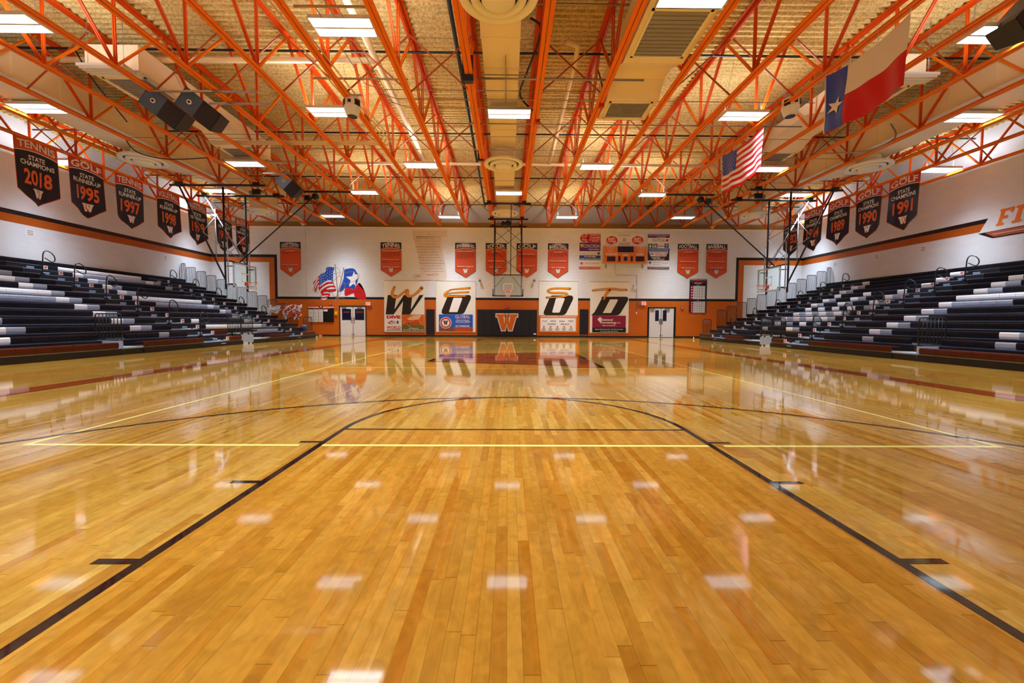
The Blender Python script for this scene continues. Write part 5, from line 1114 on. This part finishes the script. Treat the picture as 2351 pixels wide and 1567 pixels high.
for s in (-1, 1):
    T2, T1 = (L2, L1) if s < 0 else (R2, R1)
    bay2 = (19.27, 21.2); bay1 = (13.3, 14.06) if s < 0 else (12.3, 13.1)
    for i in range(14):
        xf = XF0 + RD * i; st = S0 + RISE * i; yn = max(4.5, .8 * xf - 3.0); ye = 26.45 if i < 2 else 26.8
        r = empty('bleacher_row', (s * xf, ye, 0), '%s of the %s bleachers with moulded seat modules' % (rowname(i), SIDEN[s]), 'bleacher row', 'rows of the %s bleachers' % SIDEN[s]); 
        X = lambda a: s * a
        def bx(m_, a0, a1, y0, y1, z0, z1, mt): m_.box(min(X(a0), X(a1)), max(X(a0), X(a1)), y0, y1, z0, z1, mt)
        cuts = []
        if i <= 1: cuts = [bay1, bay2]
        spans = []; a = yn
        for c in cuts: spans.append((a, c[0])); a = c[1]
        spans.append((a, ye))
        dk = MB(); ds = MB(); dz = st - .19; xb_k = min(xf + RD - .005, 21.19)
        for y0, y1 in spans:
            bx(dk, xf + .02, xb_k, y0, y1, dz - .025, dz, DECKG)                             # footboard, its nosing under the seats
            bx(ds, xf + .05, xf + .08, y0, y1, max(0.003, dz - RISE + .03) if i else .003, dz - .025, INK)
            if i == 0: bx(ds, xf + .02, xf + .06, y0, y1, 0.003, .175, RUBBER)
            elif i < 13: bx(ds, xf + .30, xf + .36, y0, y0 + .06, 0.003, dz - .025, INK); bx(ds, xf + .30, xf + .36, y1 - .06, y1, 0.003, dz - .025, INK)
        dk.build('footboard', r); ds.build('riser', r)
        # seats
        runs = []
        for k in range(11): runs.append(((G2[k] + G2[k + 1]) / 2, .4636, T2[i][k]))
        for k in range(5 if i > 1 else 4): runs.append(((G3[k] + G3[k + 1]) / 2, .42, 'r' if i == 0 else 'd'))
        if i == 0: runs.append((26.40 - .06, .10, 'r'))
        if i == 13: runs += [(yc_, .47, 'd') for yc_ in (17.01, 17.48, 17.96, 23.53, 24.0, 24.47)]
        t1 = T1.get(i, ''); dft = 'r' if i == 0 else 'd'
        for k in range(25):
            if G1[k + 1] < yn: break
            runs.append(((G1[k] + G1[k + 1]) / 2, .457, t1[k] if k < len(t1) else dft))
        for yc, ln, c in runs:
            if c == '.': continue
            if any(c0[0] - .1 < yc < c0[1] + .1 for c0 in cuts): continue
            o = bpy.data.objects.new('seat_module', seat_mesh(c, ln)); COL.objects.link(o); o.parent = r
            o.location = (0, yc - ye, st)
            if s < 0: o.rotation_euler = (0, 0, 0)
            if s > 0: o.rotation_euler = (0, 0, 0)
            if s < 0: o.scale = (-1, 1, 1)
        # aisle steps
        if i < 13:
            for a0, a1 in ((16.77, 18.2), (23.3, 24.7)):
                m_ = MB(); zz = dz + .128; s0, s1 = xf + .36, xb_k
                bx(m_, s0, s1, a0 + .03, a1 - .12, zz - .03, zz, STEPG); bx(m_, s0 + .02, s0 + .05, a0 + .03, a1 - .12, dz, zz - .03, STEPG)
                bx(m_, s0 - .012, s0, a0 + .03, a1 - .42, zz - .085, zz + .004, RUBBER); bx(m_, s0, s0 + .22, a0 + .03, a1 - .42, zz, zz + .006, RUBBER); m_.build('aisle_step', r)
                if i == 0:
                    m_ = MB(); bx(m_, xf + .0, xf + .30, a0 + .03, a1 - .12, .10, .13, STEPG); bx(m_, xf - .012, xf, a0 + .03, a1 - .42, .04, .135, RUBBER); m_.build('aisle_step', r)
                f = Flat((lambda xx: (lambda u, v, h: Vector((s * (xx - h), u, v))))(xf - .028), .004)
                f.slab(a1 - .11, st - .16, a1 + .05, st - .01, .03, PAPER); ww = (a1 + .03, a1 - .09) if s > 0 else (a1 - .09, a1 + .03); f.W(ww[0], st - .135, ww[1], st - .035, ORED, 1); f.mb.build('row_tag', r)
        # end panel
        m_ = MB(); bx(m_, xf + .08, xb_k, ye - .02, ye - .001, max(0.004, dz - .24), dz - .025, INK); m_.build('end_cap', r)
# wheelchair bays: raised deck, kick panel, gate
def gate(x0, x1, y, z0, z1, kick, lab, grp, nb=7, mt=BLACK, nm='guard_rail'):
    """rail panel facing down the hall between x0 and x1"""
    t = empty(nm, ((x0 + x1) / 2, y, z0), lab, 'guard rail', grp); m_ = MB(); r_ = .06; a, c = min(x0, x1) + .02, max(x0, x1) - .02
    m_.tube([(a, y, z0), (a, y, z1 - r_), (a + r_ * .3, y, z1 - r_ * .3), (a + r_, y, z1), (c - r_, y, z1), (c - r_ * .3, y, z1 - r_ * .3), (c, y, z1 - r_), (c, y, z0)], .018, mt, 7)
    m_.tube([(a, y, z0 + .06), (c, y, z0 + .06)], .014, mt, 6); m_.build('frame', t)
    m_ = MB()
    for k in range(1, nb + 1): x = a + (c - a) * k / (nb + 1); m_.tube([(x, y, z0 + .06), (x, y, z1 - .005)], .0135, mt, 6)
    m_.build('balusters', t)
    if kick: m_ = MB(); m_.box(a - .02, c + .02, y - .015, y + .015, kick[0], kick[1], DECKG if len(kick) > 2 else mat('white_kick_panel', (176, 186, 212), .45)); m_.build('kick_panel', t)
    return t
for s in (-1, 1):
    nm = SIDEN[s]; b1 = (13.3, 14.06) if s < 0 else (12.3, 13.1)
    gate(s * 12.44, s * 13.3, b1[0] + .01, .46, 1.32, (.06, .45), 'black bay gate with white kick panel, near bay of %s bleachers' % nm, None, 6)
    gate(s * 12.52, s * 13.15, 19.3, .42, 1.36, None, 'black bay gate without kick panel, far bay of the %s bleachers' % nm, None, 7)
    gate(s * 12.46, s * 13.05, 20.12, .44, 1.34, (.06, .43), 'black bay gate with white kick panel, far bay of the %s bleachers' % nm, None, 7)
    for (a, c, l) in ((b1[0] + .03, b1[1], 'near'), (20.15, 21.2, 'far')):
        m_ = MB(); m_.box(*sorted((s * 12.42, s * 13.04)), a + .01, c - .01, .19, .235, STEPG); o = m_.build('bay_platform'); tag(o, 'low blue-grey platform in the %s wheelchair bay of the %s bleachers' % (l, nm), 'platform')
        m_ = MB(); m_.box(*sorted((s * 12.44, s * 12.48)), a, c, 0, .19, RUBBER); m_.build('skirt', o)
    # end guard rails stepping up, facing the court end
    for i in range(2, 14):
        x0 = XF0 + RD * i; x1 = min(x0 + RD, 21.17); z0 = S0 + RISE * i
        gate(s * (x0 + .01), s * (x1 - .01), 26.84, z0 - .16, z0 + 1.03, None, 'tall barred guard rail ending the %s bleachers beside the %s' % (nm, rowname(i)), 'end guard rails of the %s bleachers' % nm, 7 if i < 13 else 3)
    gate(s * 12.62, s * 13.2, 26.50, .42, 1.32, None, 'short barred guard rail at the far foot of the %s bleachers' % nm, None, 6)
    # loop handrails up the two aisles
    for ya, an in ((17.5, 'near'), (24.0, 'far')):
        for i in (1, 3, 5, 7, 9, 11):
            x = s * (XF0 + RD * i + .02); z = S0 + RISE * i - .24; d = -s
            t = empty('loop_handrail', (x, ya, z), 'looped black handrail at the %s, %s aisle of the %s bleachers' % (rowname(i), an, nm), 'handrail', 'looped handrails of the %s bleachers' % nm)
            P = [(0, 0), (.02, .45), (.05, .86), (.09, .98), (.17, 1.04), (.27, 1.04), (.42, .97), (.52, .86), (.55, .74), (.52, .64), (.44, .60), (.34, .62), (.12, .74)]
            m_ = MB(); m_.tube([(x, ya + d * a * .92, z + b_) for a, b_ in P], .021, BLACK, 8); m_.build('rail_tube', t)
            m_ = MB(); m_.box(x - .05, x + .05, ya - .06, ya + .06, z - .02, z + .08, BLACK); m_.build('socket', t)
# things lying at the far left end
WH = mat('crumpled_white', (236, 232, 236), .5); 
def bundle(x, y, z, w_, h_, n, seed, mts, lab):
    rnd = random.Random(seed); m_ = MB()
    for k in range(n):
        a = x + (rnd.random() - .5) * w_; zz = z + rnd.random() * h_ * .6; tw = .04 + rnd.random() * .05; yy_ = y + rnd.random() * .2
        pts = [Vector((a + rnd.uniform(-.1, .1) * j, yy_ + rnd.uniform(-.03, .03), zz + h_ * .45 * j / 3)) for j in range(4)]
        for j in range(3): m_.face([pts[j] + Vector((-tw, 0, 0)), pts[j] + Vector((tw, .03, 0)), pts[j + 1] + Vector((tw, 0, 0)), pts[j + 1] + Vector((-tw, .04, 0))], mts[k % len(mts)], False)
    tag(m_.build('streamer_bundle'), lab, 'streamers')
bundle(-15.3, 26.65, 1.5, .9, .6, 26, 3, [WH, WH, PAPER], 'heap of crumpled white streamers behind the far left guard rails')
bundle(-14.0, 26.65, 1.15, 1.1, .95, 44, 5, [WH, ORED, WH, ORANGE], 'heap of white and orange streamers behind the far left guard rails')
m_ = MB(); p = Vector((-12.95, 26.1, .41)); t = empty('desk_fan', tuple(p), 'small blue-grey fan on the front row at the far left end', 'fan')
m_.lathe([(.0, -.08), (.16, -.06), (.19, 0), (.16, .06), (0, .08)], (p.x, p.y, p.z + .26), mat('fan_blue', (60, 96, 140), .4), 14, axis='y'); m_.build('fan_head', t)
m_ = MB(); m_.box(p.x - .13, p.x + .13, p.y - .1, p.y + .1, p.z, p.z + .05, mat('fan_blue', (60, 96, 140), .4)); m_.tube([(p.x, p.y, p.z + .04), (p.x, p.y, p.z + .12)], .03, BLACK); m_.build('fan_base', t)
m_ = MB(); q = wp(737, 773); m_.box(q[0] - .1, q[0] + .1, WY - .12, WY - .02, .004, .1, mat('pink_box', (236, 150, 130), .5)); tag(m_.build('floor_box'), 'tiny pink and white box on the floor below the left notice board', 'box')
for s in (-1, 1):
    m_ = MB(); m_.lathe([(0, .0), (.04, .0), (.04, .10), (.02, .14), (.02, .16), (0, .16)], (s * 12.25, 26.3 if s < 0 else 26.9, 0.001), WH, 10); tag(m_.build('water_bottle'), 'tiny white bottle on the floor at the far end of the %s bleachers' % SIDEN[s], 'bottle')

# ================================================================== BASKETS
def backboard(t, M, pad):
    """board in local xz plane, front towards -y; rim height 3.05"""
    def B(nm, fn, par=t):
        m_ = MB(); fn(m_); m_.v = [tuple(M @ Vector(v)) for v in m_.v]; return m_.build(nm, par)
    z0, z1 = 2.75, 3.97; FR = mat('board_frame_grey', (190, 196, 206), .35, metal=.3)
    B('glass', lambda m_: m_.box(-.87, .87, -.006, .006, z0 + .05, z1 - .05, GLASS))
    def frm(m_):
        for a in ((-.915, .915, z0, z0 + .06), (-.915, .915, z1 - .06, z1), (-.915, -.855, z0, z1), (.855, .915, z0, z1)): m_.box(a[0], a[1], -.02, .03, a[2], a[3], FR)
    B('board_frame', frm)
    def sq(m_):
        zb = 3.05
        for a in ((-.305, .305, zb, zb + .05), (-.305, .305, zb + .41, zb + .46), (-.305, -.255, zb, zb + .46), (.255, .305, zb, zb + .46)): m_.box(a[0], a[1], -.010, -.007, a[2], a[3], PAPER)
    B('target_square', sq)
    if pad:
        def pd(m_):
            m_.box(-.96, .96, -.04, .05, z0 - .06, z0 + .0, BLACK)
            for s in (-1, 1): a, c = sorted((s * .915, s * .965)); m_.box(a, c, -.04, .05, z0 - .06, z0 + .40, BLACK)
        B('edge_pad', pd)
    B('rim', lambda m_: m_.tube([(.225 * math.cos(a), -.38 + .225 * math.sin(a), 3.05) for a in [2 * PI * k / 24 for k in range(24)]], .010, RIM, 7, True))
    def rb(m_):
        m_.box(-.09, .09, -.17, -.02, 3.02, 3.06, RIM); m_.box(-.09, .09, -.05, -.012, 2.88, 3.06, RIM)
        for s in (-1, 1): m_.bar((s * .07, -.02, 2.9), (s * .12, -.24, 3.04), .02, .02, RIM)
    B('rim_bracket', rb)
    def net(m_):
        n = 12; rings = [(.225, 3.04), (.20, 2.94), (.165, 2.84), (.14, 2.74), (.13, 2.64)]
        for j in range(4):
            for k in range(n):
                a = 2 * PI * (k + .5 * (j % 2)) / n
                for d in (-.5, .5):
                    b_ = 2 * PI * (k + .5 * (j % 2) + d) / n
                    m_.tube([(rings[j][0] * math.cos(a), -.38 + rings[j][0] * math.sin(a), rings[j][1]), (rings[j + 1][0] * math.cos(b_), -.38 + rings[j + 1][0] * math.sin(b_), rings[j + 1][1])], .0055, NET, 4)
    B('net', net)
def rods(name, t, segs, r, mt, n=7):
    for sg in segs: m_ = MB(); m_.tube(sg, r, mt, n); m_.build(name, t)
# far main basket
BY = 25.9
t = empty('ceiling_basket', (0, BY, 7.7), 'far end basketball hoop with glass board and padded edge, hung from the ceiling', 'basketball hoop', 'ceiling hung basketball hoops')
backboard(t, Matrix.Translation((-.03, BY, 0)), True)
rods('mast_pole', t, [[(x, BY + .8, 7.62), (x, BY + .15, 2.8)] for x in (-.90, .84)], .045, BLACK)
rods('track_beam', t, [[(-1.35, y, 7.70), (1.25, y, 7.70)] for y in (23.25, 26.75, 28.85)], .055, BLACK)
rods('cross_tube', t, [[(-.9, BY + .2, 4.06), (.84, BY + .2, 4.06)]], .035, BLACK)
xb_ = [[(-.9, 26.55, 6.9), (.84, 26.3, 5.35)], [(.84, 26.55, 6.9), (-.9, 26.3, 5.35)], [(-.9, 26.4, 5.6), (.84, 26.15, 4.15)], [(.84, 26.4, 5.6), (-.9, 26.15, 4.15)], [(-.7, 26.6, 7.5), (.84, 26.45, 6.2)], [(.7, 26.6, 7.5), (-.9, 26.45, 6.2)]]
rods('cross_brace', t, xb_ + [[(-.86, 26.1, 3.3), (-.2, 26.1, 4.05)], [(.80, 26.1, 3.3), (.15, 26.1, 4.05)]], .014, BLACK, 5)
rods('fold_strut', t, [[(.14, 23.25, 7.7), (.13, BY - .1 + .3, 4.05)]], .025, BLACK); rods('back_strut', t, [[(x, 28.85, 7.7), (x, 26.3, 4.3)] for x in (-.9, .84)], .022, BLACK)
for x, r_ in ((-.35, .13), (-.05, .19)): m_ = MB(); m_.lathe([(0, -.06), (r_, -.06), (r_, .06), (0, .06)], (x, 26.7, 7.42), BLACK, 14, axis='y'); m_.build('winch', t)
for x in (-1.1, .86):
    for y in (23.25, 26.75, 28.85): m_ = MB(); m_.box(x - .12, x + .12, y - .07, y + .07, 7.64, 7.86, BLACK); m_.build('beam_clamp', t)
BRACEG = mat('blue_grey_brace_paint', (140, 146, 172), .5)
# side baskets over the bleacher edge
for s in (-1, 1):
    nm = SIDEN[s]; BX = s * 13.55; YC = 21.35
    t = empty('ceiling_basket', (BX, YC, 7.7), 'side basketball hoop with glass board hung from the ceiling over the %s bleachers' % nm, 'basketball hoop', 'ceiling hung basketball hoops')
    backboard(t, Matrix.Translation((BX, YC, 0)) @ Matrix.Rotation(-s * PI / 2, 4, 'Z'), False)
    xp = s * 13.98
    rods('mast_pole', t, [[(xp, y, 7.62), (xp, y, 2.65)] for y in (20.5, 22.2)], .045, BLACK)
    rods('inner_tube', t, [[(xp - s * .12, y + .02, 5.2), (xp - s * .12, y + .02, 2.8)] for y in (20.5, 22.2)], .028, GALV)
    rods('track_beam', t, [[(s * 11.95, y, 7.70), (s * 16.55, y, 7.70)] for y in (20.5, 22.25)], .055, BLACK)
    rods('track_beam', t, [[(s * 8.1, 21.4, 7.70), (s * 10.6, 21.4, 7.70)]], .055, BLACK)
    rods('rear_brace', t, [[(s * 16.1, 20.5, 7.65), (s * 14.0, 20.5, 3.15)]], .04, BLACK); rods('rear_brace', t, [[(s * 16.1, 22.2, 7.65), (s * 14.0, 22.2, 4.0)]], .030, BRACEG)
    rods('sway_brace', t, [[(s * 15.7, 20.5, 6.9), (s * 14.0, 22.2, 5.6)], [(s * 15.6, 22.2, 7.0), (s * 14.4, 20.5, 4.2)], [(s * 15.5, 22.2, 6.7), (s * 15.1, 20.5, 5.4)], [(s * 15.0, 20.5, 5.4), (s * 14.0, 22.2, 4.1)]], .018, BRACEG)
    rods('cross_brace', t, [[(xp, 20.5, 6.6), (xp, 22.2, 7.3)], [(xp, 20.5, 7.3), (xp, 22.2, 5.7)], [(xp, 20.5, 4.2), (xp, 22.2, 5.6)], [(xp, 22.2, 4.2), (xp, 20.5, 5.6)]], .015, BRACEG, 5)
    rods('front_strut', t, [[(s * 9.95, 21.4, 7.5), (s * 13.85, 21.4, 4.1)]], .035, BLACK); rods('cross_tube', t, [[(xp, 20.45, 4.08), (xp, 22.25, 4.08)]], .035, BLACK)
    rods('board_arm', t, [[(xp, y, z), (BX + s * .03, y, z)] for y in (20.6, 22.1) for z in (2.9, 3.8)], .025, BLACK)
    m_ = MB(); m_.lathe([(0, -.09), (.16, -.09), (.16, .09), (0, .09)], (s * 9.9, 21.4, 7.45), BLACK, 14, axis='y'); m_.build('pulley', t)
    m_ = MB(); m_.box(s * 10.3 - .12, s * 10.3 + .12, 21.3, 21.5, 7.25, 7.5, BLACK); m_.build('winch', t)
    m_ = MB(); m_.box(s * 13.3 - .2, s * 13.3 + .2, 22.0, 22.35, 7.75, 8.0, BLACK); m_.tube([(s * 12.9, 22.2, 7.85), (s * 13.7, 22.2, 7.85)], .13, CONDUIT, 10); m_.build('winch_motor', t)
    for x in ((12.37, 16.12) if s < 0 else (12.36, 16.19)):
        for y in (20.5, 22.25): m_ = MB(); m_.box(s * x - .15, s * x + .15, y - .07, y + .07, 7.64, 7.86, BLACK); m_.build('beam_clamp', t)
bpy.context.view_layer.update()
